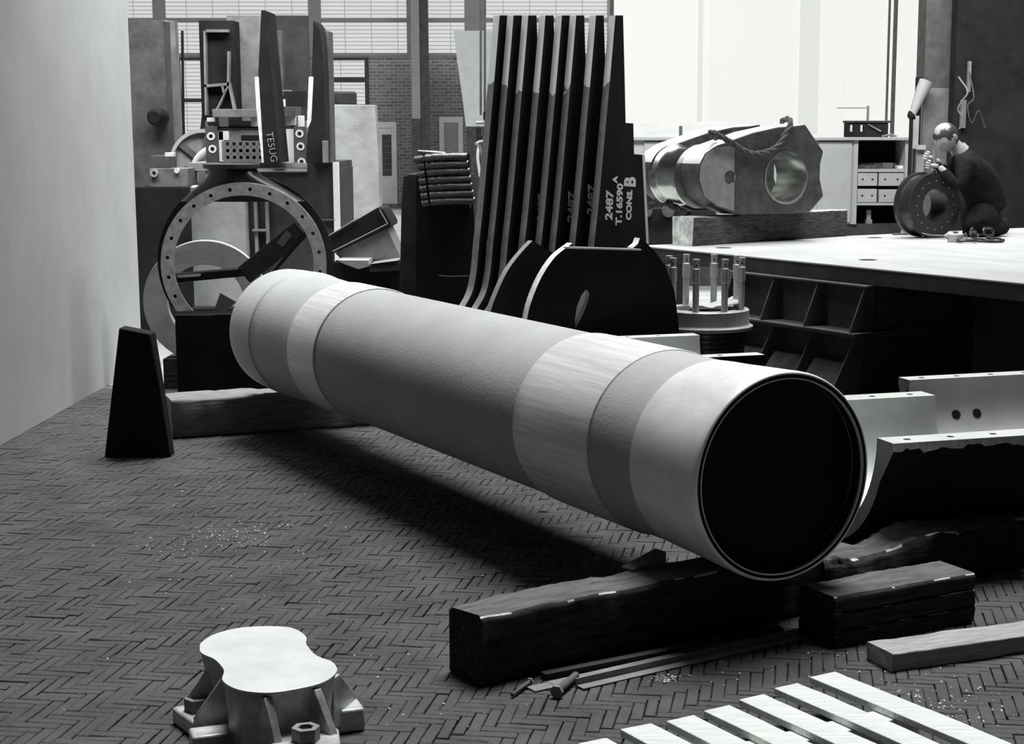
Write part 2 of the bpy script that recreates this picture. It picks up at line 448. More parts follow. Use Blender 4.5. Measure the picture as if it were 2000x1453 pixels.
def door(n, px0, px1, py0, py1, glass):
    Y = WY - 0.14
    a, c = at(px0, py1, Y=Y), at(px1, py0, Y=Y); a.z = 0.0
    b = B(); b.box(fr(), (a.x + 0.1, c.x - 0.1), (Y + 0.04, Y + 0.1), (0, c.z - 0.13))
    o = struct(b.obj('door_%d' % n, 'white' if glass else 'lightgrey'))
    b = B()
    b.box(fr(), (a.x, a.x + 0.11), (Y - 0.05, Y + 0.12), (0, c.z)); b.box(fr(), (c.x - 0.11, c.x), (Y - 0.05, Y + 0.12), (0, c.z))
    b.box(fr(), (a.x + 0.11, c.x - 0.11), (Y - 0.05, Y + 0.12), (c.z - 0.14, c.z)); b.obj('door_frame', 'white', o)
    if glass:
        b = B(); b.box(fr(), (a.x + 0.2, c.x - 0.13), (Y + 0.02, Y + 0.045), (0.72, c.z - 0.3)); b.obj('door_glass', 'darkgrey', o)
        b = B()
        for k in range(1, 7):
            z = 0.72 + (c.z - 1.02) * k / 7; b.box(fr(), (a.x + 0.2, c.x - 0.13), (Y + 0.005, Y + 0.02), (z - 0.008, z + 0.008))
        b.obj('glazing_bar', 'grey', o)
    return o
door(1, 732, 774, 238, 402, True)
door(2, 860, 904, 228, 402, False)
tr = flat('trim_1', 640, 940, 398, 402, WY - 0.2, 0.1, 'grey'); struct(tr)

# steel column and tapered concrete column by the back wall
t = thing('steel_column', 'pale steel column with dark painted foot standing before the brick wall', 'column', (at(822, 250, Y=38).x, 38, 0))
x0 = at(806, 250, Y=38).x; x1 = at(822, 250, Y=38).x; x2 = at(838, 250, Y=38).x
zz = at(810, 232, Y=38).z
B().box(fr(), (x0, x1), (37.9, 38.1), (zz, 5.5)).obj('painted_flange', 'lightgrey', t)
B().box(fr(), (x0 - 0.02, x1), (37.88, 38.12), (0, zz)).obj('column_foot', 'darkgrey', t)
B().box(fr(), (x1, x2), (38.0, 38.2), (0, 5.5)).obj('column_web', 'darkgrey', t)
t = thing('concrete_column', 'white tapered column with dark lower half, left of the standing rib plates', 'column', (at(925, 250, Y=36).x, 36, 0))
def P3(px, py, Y): return at(px, py, Y=Y)
def slabtrace(b, pts, Y, th, mi=0):
    q = [at(x, y, Y=Y) for x, y in pts]
    b.poly(Matrix.Translation((0, Y + th, 0)) @ UPR, [(p.x, p.z) for p in q], (), (0, th), mi); return b
slabtrace(B(), [(886, 60), (960, 60), (960, 247), (910, 247), (903, 190), (893, 120)], 36, 0.35).obj('white_shaft', 'white', t)
slabtrace(B(), [(910, 247), (960, 247), (960, 402), (917, 402)], 36, 0.34).obj('dark_base', 'darkgrey', t)

# ================================================================== THE SHAFT
RB = 0.3724; RFc = 0.3805
c0 = Vector((0.7773, 5.8895, 0.6244))
tubem = Matrix.Translation(c0) @ Matrix.Rotation(AX, 4, 'Z') @ Matrix.Rotation(math.pi / 2, 4, 'Y')   # local z = axis, away
t = thing('hollow_shaft', 'huge hollow steel shaft with two turned bands lying across timber baulks', 'shaft', (c0.x + ax.x * 2.5, c0.y + ax.y * 2.5, c0.z - RFc), AX)
LT = 5.12; tC, tB, tB2, tA, tA2 = 0.767, 1.30, 1.388, 3.70, 4.10
# pieces of the turned profile, outside then bore
def ring_part(name, prof, m, n=96):
    pr = prof + [(0.352, prof[-1][1]), (0.352, prof[0][1])]
    return B().lathe(tubem, pr, n, closed=True).obj(name, m, t, angle=25)
ring_part('end_flange', [(0.374, 0.0), (RFc - 0.003, 0.003), (RFc, 0.012), (RFc, 0.03), (0.3775, 0.10), (0.373, 0.22), (0.368, 0.34), (0.366, 0.43), (0.3645, 0.46)], 'tube_flange')
ring_part('neck', [(0.3625, 0.46), (0.361, 0.55), (0.362, 0.66), (0.3655, 0.74), (0.3665, tC)], 'tube_body')
ring_part('turned_band', [(RB - 0.003, tC), (RB, tC + 0.003), (RB, tB - 0.004), (RB - 0.001, tB), (RB - 0.0015, tB2 - 0.004), (RB - 0.004, tB2)], 'tube_band')
ring_part('shaft_body', [(0.3640, tB2), (0.3620, tB2 + 0.05), (0.3620, 2.4), (0.3620, tA - 0.02), (0.3640, tA)], 'tube_body', 128)
ring_part('turned_band', [(RB - 0.002, tA), (RB, tA + 0.003), (RB, tA2), (RB - 0.002, tA2 + 0.004), (RB - 0.006, tA2 + 0.008)], 'tube_band')
ring_part('far_flange', [(0.3645, tA2 + 0.008), (0.362, tA2 + 0.07), (0.365, 4.35), (0.370, 4.5), (0.374, 4.62), (0.374, 4.70), (0.378, 4.715), (0.384, 4.725), (0.384, 4.76), (0.381, 4.80), (0.379, 4.98), (0.374, LT - 0.02), (0.366, LT)], 'tube_body')
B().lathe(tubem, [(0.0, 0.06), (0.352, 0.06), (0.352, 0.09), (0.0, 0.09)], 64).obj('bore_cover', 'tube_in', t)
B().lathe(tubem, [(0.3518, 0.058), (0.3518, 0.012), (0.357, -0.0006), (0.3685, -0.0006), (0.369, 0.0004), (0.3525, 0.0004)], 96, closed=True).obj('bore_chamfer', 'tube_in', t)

# ================================================================== TIMBERS
def timber_px(name, p_near_l, p_near_r, z0, wd, h, label, m=('wood_black', 'wood_black'), seed=1, back=True, ext=0.0, rough=0.006, rad=0.02, cat='timber', ztrace=None, group=None, sag=None):
    zt = z0 if ztrace is None else ztrace
    a, c = at(*p_near_l, z=zt), at(*p_near_r, z=zt)
    L = (c - a).length + ext; ang = math.atan2(c.y - a.y, c.x - a.x)
    m4 = fr(a.x, a.y, z0, ang)
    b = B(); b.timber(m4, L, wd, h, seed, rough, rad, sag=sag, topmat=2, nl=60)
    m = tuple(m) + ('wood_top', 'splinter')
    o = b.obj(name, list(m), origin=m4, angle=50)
    tag(o, label, cat, group)
    return o, m4, L
HB = 0.243
a = at(940, 1207, z=HB)
o, mT, LTm = timber_px('timber_baulk', (940, 1207), (1322, 1131), 0, 0.205, HB, 'black timber baulk under the near end of the shaft, square end at the left', seed=2, ext=0.72, ztrace=HB, rough=0.008, rad=0.022)
# far baulk, under the far end
a = at(338, 857, z=0.0)
m4 = fr(a.x, a.y, 0, R(22))
o = B().timber(m4, 1.55, 0.3, 0.238, 5, 0.008, 0.02).obj('timber_baulk', ['wood_grey', 'wood_grey'], origin=m4, angle=50)
tag(o, 'weathered timber baulk under the far end of the shaft, by the left wall', 'timber')
# wedge lying on the near baulk against the shaft
q = at(1278, 1112, z=HB)
mw = fr(q.x, q.y, HB, R(33))
b = B(); b.hexa([mw @ Vector(p) for p in ((-0.10, 0.0, 0), (0.055, 0.0, 0), (0.055, 0.07, 0), (-0.10, 0.07, 0), (-0.10, 0.0, 0.012), (0.055, 0.0, 0.060), (0.055, 0.07, 0.060), (-0.10, 0.07, 0.012))])
tag(b.obj('wooden_wedge', 'wood_top', bevel=0.004), 'small wooden wedge on the near baulk, jammed against the shaft', 'wedge')
# right-hand timbers
HT = 0.2
o, _, _ = timber_px('timber_baulk', (1612, 1098), (1925, 1034), 0, 0.21, HT, 'rough split timber lying behind the three stacked boards', seed=9, ext=0.35, ztrace=HT, rough=0.018, rad=0.035, sag=lambda x, y: 0.03 * max(0, min(1, (x - 0.35) * 3)) * (1 if x < 0.6 else max(0.2, 1 - (x - 0.6) * 4)))
a, c = at(1630, 1268, z=0), at(1903, 1216, z=0)
ang = math.atan2(c.y - a.y, c.x - a.x); L = (c - a).length
names = ('bottom board of the three stacked under the shaft mouth at right', 'middle board of the three stacked at right, below the worn top one', 'topmost board of the three stacked at right, its worn edge splintered pale')
for k in range(3):
    hh = 0.064; m4 = fr(a.x, a.y, k * (hh + 0.001), ang)
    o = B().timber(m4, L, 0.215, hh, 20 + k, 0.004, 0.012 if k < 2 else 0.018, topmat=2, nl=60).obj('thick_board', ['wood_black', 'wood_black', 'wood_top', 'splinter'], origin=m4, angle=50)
    tag(o, names[k], 'board', 'boards stacked at right')
a, c = at(1742.8, 1278, z=0.065), at(1920, 1253.5, z=0.065)
ang = math.atan2(c.y - a.y, c.x - a.x); m4 = fr(a.x, a.y, 0, ang)
o = B().timber(m4, 0.75, 0.16, 0.065, 33, 0.003, 0.005).obj('plank', ['plank_wood', 'wood_end'], origin=m4, angle=40)
tag(o, 'short grey plank with pale sawn end lying on the floor above the pallet', 'plank')

# ================================================================== PALLET
zt = 0.115
pal = thing('wooden_pallet', 'whitened slatted wooden pallet at the bottom right corner', 'pallet', tuple(at(1600, 1440, z=0)))
d = (at(1900, 1453, z=zt) - at(1582, 1320, z=zt)).normalized(); pa = math.atan2(d.y, d.x)
ends = [(1582, 1322, 62), (1512, 1343, 60), (1444, 1366, 58), (1375, 1388, 58), (1303, 1409, 58), (1213, 1425, 62), (1130, 1452, 60)]
for k, (x, y, wpx) in enumerate(ends):
    p = at(x, y, z=zt)
    m4 = fr(p.x, p.y, zt - 0.022, pa)
    b = B(); b.timber(m4, 1.15, 0.098 if k not in (0, 5) else 0.108, 0.022, 50 + k, 0.0016, 0.003, nl=20, mi_end=1)
    for f in b.bm.faces:
        if f.normal.z < 0.5: pass
    o = b.obj('slat', ['slat', 'slat_side'], pal)
    me = o.data
    for p_ in me.polygons:
        if abs(p_.normal.z) < 0.5: p_.material_index = 1
p0 = at(1582, 1322, z=zt); nrm = Vector((math.sin(pa), -math.cos(pa), 0))
for s_ in (0.30, 0.92):
    q = p0 + d * s_; m4 = fr(q.x, q.y, 0, pa)
    B().box(m4, (0, 0.09), (-1.0, 0.10), (0.0, zt - 0.0225)).obj('bearer', 'slat_side', pal, bevel=0.003)

# ================================================================== BARS AND BOLTS ON THE FLOOR
def bar(name, p0, p1, z, prof, m, label, cat, group=None):
    a, c = at(*p0, z=z), at(*p1, z=z); L = (c - a).length; ang = math.atan2(c.y - a.y, c.x - a.x)
    m4 = fr(a.x, a.y, z, ang) @ Matrix.Rotation(math.pi / 2, 4, 'Z') @ UPR   # profile in (across, up), extruded along length
    mm = fr(a.x, a.y, z, ang)
    b = B(); n = len(prof); A = [b.bm.verts.new(mm @ Vector((0, u, v))) for u, v in prof]; C = [b.bm.verts.new(mm @ Vector((L, u, v))) for u, v in prof]
    b.bm.faces.new(A); b.bm.faces.new(C)
    for i in range(n): b.bm.faces.new((A[i], A[(i + 1) % n], C[(i + 1) % n], C[i]))
    return tag(b.obj(name, m, origin=mm, bevel=0.0006), label, cat, group), mm, L
ang_prof = [(0, 0), (0.045, 0), (0.045, 0.005), (0.006, 0.005), (0.006, 0.04), (0, 0.04)]
bar('angle_bar', (1140, 1348), (1578, 1247), 0.0, [(0, 0), (0.05, 0), (0.05, 0.028), (0.044, 0.028), (0.044, 0.006), (0, 0.006)], 'grey', 'long steel angle bar, frontmost of the bars beside the baulk', 'metal bar')
bar('flat_bar', (1085, 1343), (1440, 1262), 0.0, [(0, 0), (0.05, 0), (0.05, 0.008), (0, 0.008)], 'grey', 'flat steel bar between the angle bar and the dark strip', 'metal bar')
bar('flat_bar', (1045, 1353), (1096, 1342), 0.0, [(0, 0), (0.055, 0), (0.055, 0.006), (0, 0.006)], 'grey', 'short flat steel offcut between the two loose bolts', 'metal bar')
bar('steel_strip', (1066, 1329), (1530, 1237), 0.0, [(0, 0), (0.035, 0), (0.035, 0.022), (0, 0.022)], 'dark', 'dark steel strip closest to the baulk on the floor', 'metal bar')
bar('flat_bar', (1340, 1276), (1515, 1240), 0.009, [(0, 0), (0.03, 0), (0.03, 0.006), (0, 0.006)], 'darkgrey', 'narrow steel bar lying on top of the others, near the shaft mouth', 'metal bar')
def bolt(px0, px1, r, hr, hl, label):
    a, c = at(*px0, z=hr), at(*px1, z=hr)
    t = thing('loose_bolt', label, 'bolt', (a.x, a.y, 0), 0, 'bolts dropped by the bars')
    dirv = (c - a).normalized(); q = dirv.to_track_quat('Z', 'Y').to_matrix().to_4x4()
    m4 = Matrix.Translation(a) @ q; L = (c - a).length
    B().lathe(m4, [(hr, 0), (hr, hl)], 6).obj('bolt_head', 'grey', t, bevel=0.001)
    B().lathe(m4, [(r, hl), (r, L * 0.6), (r * 0.86, L * 0.6 + 0.003), (r * 0.86, L)], 20).obj('bolt_shank', 'darkgrey', t)
bolt((1036, 1330), (1000, 1357), 0.007, 0.013, 0.01, 'thin loose bolt lying at the corner of the near baulk')
bolt((1086, 1352), (1125, 1318), 0.014, 0.0225, 0.015, 'thick hexagon bolt, head toward the viewer, by the bar ends')
# pale swarf and chips on the bricks
b = B(); rr = random.Random(11)
def chip(x, y, s):
    z = 0.001; s *= 1.7
    n = rr.randint(3, 5); a0 = rr.random() * 6
    vs = [b.bm.verts.new((x + s * rr.uniform(.5, 1) * math.cos(a0 + 6.283 * k / n), y + s * rr.uniform(.5, 1) * math.sin(a0 + 6.283 * k / n), z)) for k in range(n)]
    tp = b.bm.verts.new((x, y, z + s * 0.7)); b.bm.faces.new(vs[::-1])
    for k in range(n): b.bm.faces.new((vs[k], vs[(k + 1) % n], tp))
for cx, cy, sx, sy, n in ((460, 1045, 45, 12, 90), (350, 1062, 60, 18, 60), (480, 1005, 90, 40, 40), (420, 1100, 120, 60, 25), (1860, 1385, 60, 25, 110), (1760, 1335, 120, 40, 50), (1300, 1326, 22, 4, 40), (860, 1130, 240, 90, 30), (600, 1350, 260, 60, 26), (760, 1400, 150, 30, 18), (1650, 1272, 40, 12, 24), (1440, 1300, 120, 24, 30)):
    for _ in range(n):
        p = at(cx + rr.gauss(0, sx), min(1470, cy + rr.gauss(0, sy)), z=0); chip(p.x, p.y, rr.uniform(0.0012, 0.0042))
tag(b.obj('metal_chips', 'chips', origin=Matrix.Identity(4)), 'pale chips and swarf scattered over the brick floor', 'debris', kind='stuff')

# ================================================================== FOREGROUND CASTING
ZC = 0.235
tr_ = [(440, 340), (450, 300), (520, 250), (600, 218), (740, 185), (900, 172), (1040, 172), (1150, 182), (1230, 215), (1275, 260), (1270, 300), (1290, 335), (1340, 390), (1400, 420), (1470, 445), (1510, 490), (1510, 525), (1470, 570), (1400, 610), (1300, 640), (1150, 670), (1000, 690), (850, 685), (740, 665), (660, 630), (615, 585), (630, 520), (600, 470), (550, 425), (480, 395), (445, 370)]
top = [at(280 + x / 4, 1180 + y / 4, z=ZC) for x, y in tr_]
cen = sum(top, Vector()) / len(top)
loop = smooth_loop([(p.x, p.y) for p in top], 3)
cast = thing('guide_casting', 'steel casting with bright waisted top face and bolted feet, bottom left foreground', 'machine part', (cen.x, cen.y, 0))
b = B()
b.poly(Matrix.Identity(4), [(p.x, p.y) for p in loop], (), (ZC - 0.006, ZC))
b.obj('machined_top', 'machined', cast, bevel=0.0015)
b = B(); lv = [(ZC - 0.0062, 0.985), (ZC - 0.04, 0.95), (0.12, 0.90), (0.0, 0.90)]
rings = [[b.bm.verts.new((cen.x + (p.x - cen.x) * s, cen.y + (p.y - cen.y) * s, z)) for p in loop] for z, s in lv]
for r0, r1 in zip(rings, rings[1:]):
    for i in range(len(loop)):
        b.bm.faces.new((r0[i], r0[(i + 1) % len(loop)], r1[(i + 1) % len(loop)], r1[i]))
b.bm.faces.new(rings[0]); b.bm.faces.new(rings[-1])
b.obj('cast_body', 'cast_steel', cast)
def rib_to(p_top, p_bot, zt_, zb, th=0.012):
    """sloping web from the body down to a foot"""
    a, c = at(*p_top, z=zt_), at(*p_bot, z=zb)
    dv = Vector((c.x - a.x, c.y - a.y, 0)); n = Vector((-dv.y, dv.x, 0)).normalized() * th / 2
    inn = -dv.normalized() * 0.05
    b = B()
    pts = [a + inn, a, c, Vector((c.x, c.y, 0.03)), Vector(((a + inn).x, (a + inn).y, 0.03))]
    q0 = [b.bm.verts.new(p + n) for p in pts]; q1 = [b.bm.verts.new(p - n) for p in pts]
    b.bm.faces.new(q0); b.bm.faces.new(q1[::-1])
    for i in range(5): b.bm.faces.new((q0[i], q0[(i + 1) % 5], q1[(i + 1) % 5], q1[i]))
    b.obj('rib', 'cast_steel', cast, bevel=0.003)
rib_to((415, 1292), (360, 1368), ZC - 0.03, 0.085); rib_to((434, 1322), (378, 1402), ZC - 0.03, 0.08)
rib_to((524, 1362), (546, 1458), ZC - 0.015, 0.09, 0.026); rib_to((621, 1346), (656, 1442), ZC - 0.015, 0.09, 0.026); rib_to((660, 1316), (692, 1355), ZC - 0.04, 0.09)
def foot(px, py, ang, lx, ly, zt_=0.055):
    p = at(px, py, z=zt_)
    B().box(fr(p.x, p.y, 0, ang), (-lx, lx), (-ly, ly), (0, zt_)).obj('foot', 'cast_steel', cast, bevel=0.008)
foot(400, 1386, R(35), 0.075, 0.085); foot(418, 1425, R(20), 0.07, 0.045, 0.07); foot(668, 1376, R(20), 0.06, 0.055, 0.075); foot(596, 1442, R(10), 0.10, 0.075, 0.10)
def nut(px, py, z0):
    p = at(px, py, z=z0 + 0.04)
    m4 = fr(p.x, p.y, z0, 0.3)
    n_ = B().lathe(m4, [(0.023, 0.0), (0.023, 0.040), (0.024, 0.0), (0.042, 0.0), (0.042, 0.04), (0.023, 0.04)][2:] + [(0.023, 0.0)], 6, closed=True)
    n_.obj('hexagon_nut', 'grey', cast, bevel=0.002)
    B().lathe(m4, [(0.0, 0.0), (0.0228, 0.0), (0.0228, 0.03), (0.0, 0.03)], 20).obj('stud_end', 'black', cast)
nut(386, 1362, 0.055); nut(597, 1419, 0.1005)

# ================================================================== BEARING SHELLS
BA = R(18)
ba = Vector((math.cos(BA), math.sin(BA), 0)); bp = Vector((-math.sin(BA), math.cos(BA), 0))
def shell(label, front_inner_left, zt_, Ri, Ro, L, rail, arc=180, holes_on=True, mark=None, zbase=0.0):
    """half bearing trough, axis along ba; front_inner_left = inner edge of the front rail at the left end"""
    o_ = front_inner_left; ctr = Vector((o_.x, o_.y, zt_)) + bp * Ri
    t = thing('bearing_shell', label, 'machine part', (ctr.x + ba.x * L / 2, ctr.y + ba.y * L / 2, zt_ - Ro), BA)
    m4 = Matrix.Translation(ctr) @ Matrix.Rotation(BA, 4, 'Z') @ Matrix.Rotation(math.pi / 2, 4, 'Y') # local z along axis, local x = -up, y = across
    # section in (across y, up z)
    sec = []
    n = 32; a1 = R(180 + arc) if arc < 180 else R(360)
    lo = R(360 - arc)
    for i in range(n + 1):
        a_ = lo + (R(360) - lo) * i / n; sec.append((Ri * math.cos(a_), Ri * math.sin(a_)))
    m_in = len(sec)
    sec2 = [(Ro + rail, 0.0), (Ro + rail, -0.04)]
    for i in range(n + 1):
        a_ = R(340) + (max(lo, R(200) if arc >= 180 else lo) - R(340)) * i / n
        sec2.append((Ro * math.cos(a_), Ro * math.sin(a_)))
    if arc >= 180: sec2 += [(-(Ro + rail), -0.04), (-(Ro + rail), 0.0)]
    full = sec + sec2
    mm = Matrix.Translation(ctr) @ Matrix.Rotation(BA, 4, 'Z')
    b = B()
    A = [b.bm.verts.new(mm @ Vector((0, u, v))) for u, v in full]; C = [b.bm.verts.new(mm @ Vector((L, u, v))) for u, v in full]
    N = len(full)
    for i in range(N):
        f = b.bm.faces.new((A[i], A[(i + 1) % N], C[(i + 1) % N], C[i]))
        f.material_index = 0 if i < m_in - 1 or i in (m_in - 1, N - 1) else 1
    for q in (A, C):
        es = [e_ for e_ in (b.bm.edges.get((q[i], q[(i + 1) % N])) for i in range(N))]
        r = bmesh.ops.triangle_fill(b.bm, edges=es, use_beauty=True)
        for g in r['geom']:
            if isinstance(g, bmesh.types.BMFace): g.material_index = 2
    b.obj('shell_wall', ['machined', 'black', 'grey'], t, angle=30)
    sides = (1,) if arc < 180 else (1, -1)
    k = 0
    for sgn in sides:
        for s_ in [0.1 + 0.2 * j for j in range(int(L / 0.2))]:
            q = ctr + ba * s_ + bp * sgn * (Ri + (Ro + rail - Ri) * 0.5)
            B().lathe(fr(q.x, q.y, zt_), [(0, 0.0004), (0.016, 0.0004), (0.016, -0.01), (0, -0.01)], 16).obj('bolt_hole', 'black', t)
    return t, ctr, mm
p = at(1713, 855, z=0.60)
# the front shell
t1, c1, mm1 = shell('half bearing shell with bright bore and two drilled rails, right beside the shaft mouth', p, 0.60, 0.455, 0.52, 0.80, 0.07)
b = B(); rr2 = random.Random(8); q_ = [(0.0, 0.0)]
lo_ = [(0.80 * i / 40, -0.022 - 0.02 * abs(noise.noise(Vector((i * 0.35, 2, 5)))) - (0.012 if i % 7 < 3 else 0)) for i in range(41)]
b.poly(mm1 @ Matrix.Translation((0, -0.5895, 0)) @ UPR, [(0, 0)] + [(0.80, 0)] + lo_[::-1], (), (0, 0.002)); b.obj('lit_rail_edge', 'rough_bright', t1)  # ragged lit strip below the rail, laid on in a bright colour
B().timber(fr(p.x - 0.03, p.y + 0.34, 0, BA), 0.8, 0.26, 0.075, 61, 0.004, 0.015).obj('timber_packing', 'wood_black') and None
tag(bpy.data.objects['timber_packing'], 'black timber packing carrying the bearing shell beside the shaft mouth', 'timber')
# the quarter shell behind
p = at(1757, 737, z=0.60) - bp * 0.96
t2, c2, mm2 = shell('curved bearing segment with two large bore holes, behind the front bearing shell', p, 0.60, 0.43, 0.50, 1.2, 0.04, arc=104)
for s_ in (0.25, 0.37):
    a_ = R(-25); q = mm2 @ Vector((s_, 0.4295 * math.cos(a_), 0.4295 * math.sin(a_)))
    nrm_ = (mm2.to_3x3() @ Vector((0, -math.cos(a_), -math.sin(a_)))).normalized()
    B().lathe(Matrix.Translation(q) @ nrm_.to_track_quat('Z', 'Y').to_matrix().to_4x4(), [(0, 0.003), (0.024, 0.003), (0.024, -0.01), (0, -0.01)], 24).obj('oil_hole', 'black', t2)
q = mm2 @ Vector((-0.0005, 0.45, -0.07))
B().lathe(Matrix.Translation(q) @ Matrix.Rotation(BA, 4, 'Z') @ Matrix.Rotation(-math.pi / 2, 4, 'Y'), [(0, 0.001), (0.017, 0.001), (0.017, -0.01), (0, -0.01)], 20).obj('end_hole', 'black', t2)
# the shell behind the shaft
pr_ = at(1478, 688, z=0.60) - ba * 0.55
t3, c3, mm3 = shell('half bearing shell with drilled rails, lying behind the shaft before the stud ring', pr_, 0.60, 0.42, 0.47, 0.55, 0.06)

# ================================================================== STUD RING
sx = at(1376, 632, Y=11.35); cx, cy = sx.x, 11.35
t = thing('stud_ring', 'round flange with a ring of upright turned studs on a wound drum', 'machine part', (cx, cy, 0))
z1 = sx.z
b = B(); prof = []; k = 0; z = 0.0
while z < z1 - 0.03:
    prof += [(0.262, z), (0.272, z + 0.006), (0.272, z + 0.022), (0.262, z + 0.028)]; z += 0.034
b.lathe(fr(cx, cy, 0), prof, 64); b.obj('wound_drum', 'black_gloss', t)
B().lathe(fr(cx, cy, z1 - 0.03), [(0.25, 0), (0.322, 0.0), (0.326, 0.006), (0.326, 0.022), (0.305, 0.034), (0.300, 0.045), (0.300, 0.128), (0.292, 0.134), (0.21, 0.134), (0.205, 0.12), (0.205, 0)], 72, closed=True).obj('flange_ring', 'ringgrey', t)
B().cyl(fr(cx, cy, z1), 0.205, 0.0, 0.085, 40).obj('drum_floor', 'dark', t)
for k in range(8):
    a_ = R(22.5 + 45 * k + 4); q = Vector((cx + 0.25 * math.cos(a_), cy + 0.25 * math.sin(a_), z1 + 0.103))
    st = B().lathe(fr(q.x, q.y, q.z), [(0, 0), (0.022, 0), (0.022, 0.19), (0.026, 0.194), (0.026, 0.285), (0.020, 0.29), (0.021, 0.335), (0.0235, 0.337), (0.0235, 0.349), (0.0, 0.351)], 24).obj('stud', 'stud', t)
    B().lathe(Matrix.Translation(q + Vector((0, -0.0205, 0.31))) @ UPR, [(0, 0), (0.006, 0), (0.006, 0.002), (0, 0.002)], 12).obj('cross_hole', 'black', st)
b = B(); g = {}
pc = Vector((cx + 0.08, cy + 0.02, z1 + 0.10))
for i in range(13):
    for j in range(9):
        u, v = i / 12 - .5, j / 8 - .5
        zz = 0.012 + 0.05 * abs(noise.noise(Vector((u * 3.2, v * 3.2, 1.3)))) + 0.07 * max(0, u + 0.1) * (1 + 0.5 * v)
        g[i, j] = b.bm.verts.new(pc + Vector((u * 0.36 + 0.02 * v, v * 0.26, zz)))
for i in range(12):
    for j in range(8): b.bm.faces.new((g[i, j], g[i + 1, j], g[i + 1, j + 1], g[i, j + 1]))
o = b.obj('crumpled_sheet', 'lightgrey'); md = o.modifiers.new('thickness', 'SOLIDIFY'); md.thickness = 0.002
tag(o, 'crumpled sheet of paper lying on the stud ring', 'sheet')

# ================================================================== STANDING RIB PLATES
HD = R(55); hd = Vector((math.cos(HD), math.sin(HD), 0)); hn = Vector((math.sin(HD), -math.cos(HD), 0))
Q8 = at(1156, 476, Y=10.9); Q8.z = 0
edge = [(1197, 30), (1187, 148), (1166, 380), (1156, 476), (1151, 528), (1143, 570), (1127, 602), (1108, 630), (1092, 660), (1085, 700), (1085, 800)]
right = [(1268, 800), (1264, 560), (1262, 475), (1254, 302), (1238.5, 301), (1237, 241), (1222, 240), (1220, 148), (1217, 30)]
outl = [on_plane(x + 5, y, Q8, HD) for x, y in smooth_line(edge, 4)] + [on_plane(x, y, Q8, HD) for x, y in right]
zmin = min(p[1] for p in outl); outl = [(u, max(0.0, z) if z > zmin + 0.02 else 0.0) for u, z in outl]
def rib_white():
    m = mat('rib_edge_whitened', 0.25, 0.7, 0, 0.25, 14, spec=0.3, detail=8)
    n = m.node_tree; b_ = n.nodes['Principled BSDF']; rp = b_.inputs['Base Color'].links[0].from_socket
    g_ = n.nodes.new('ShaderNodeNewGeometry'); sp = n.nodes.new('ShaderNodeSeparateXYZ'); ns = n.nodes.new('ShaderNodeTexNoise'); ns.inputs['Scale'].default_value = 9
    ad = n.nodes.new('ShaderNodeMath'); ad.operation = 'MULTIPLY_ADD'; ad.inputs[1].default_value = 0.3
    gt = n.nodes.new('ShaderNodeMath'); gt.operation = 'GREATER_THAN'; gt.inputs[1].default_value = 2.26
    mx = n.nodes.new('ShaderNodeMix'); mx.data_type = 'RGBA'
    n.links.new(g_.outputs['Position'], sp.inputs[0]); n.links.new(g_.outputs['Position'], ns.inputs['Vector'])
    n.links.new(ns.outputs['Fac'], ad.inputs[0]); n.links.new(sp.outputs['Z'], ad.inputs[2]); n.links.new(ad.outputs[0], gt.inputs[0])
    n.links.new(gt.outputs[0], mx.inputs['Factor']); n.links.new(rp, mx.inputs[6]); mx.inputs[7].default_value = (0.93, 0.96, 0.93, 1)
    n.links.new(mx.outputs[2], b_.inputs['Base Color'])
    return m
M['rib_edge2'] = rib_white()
def plate_matrix(q): return Matrix.Translation(q) @ Matrix.Rotation(HD, 4, 'Z') @ UPR      # local z -> out of the face, towards hn
offs = [(-0.722), (-0.635), (-0.543), (-0.436), (-0.333), (-0.244), (-0.121), 0.0]
ordn = ['leftmost of the eight, 2487 low on its face', 'second of the eight from the left', 'third of the eight from the left', 'fourth of the eight from the left, half-hidden 2487', 'fifth of the eight from the left', 'sixth of the eight from the left, 2487 on its face', 'seventh of the eight from the left, 2487 on its face', 'rightmost of the eight, lettered T.16590 and CONS. B']
proto = None
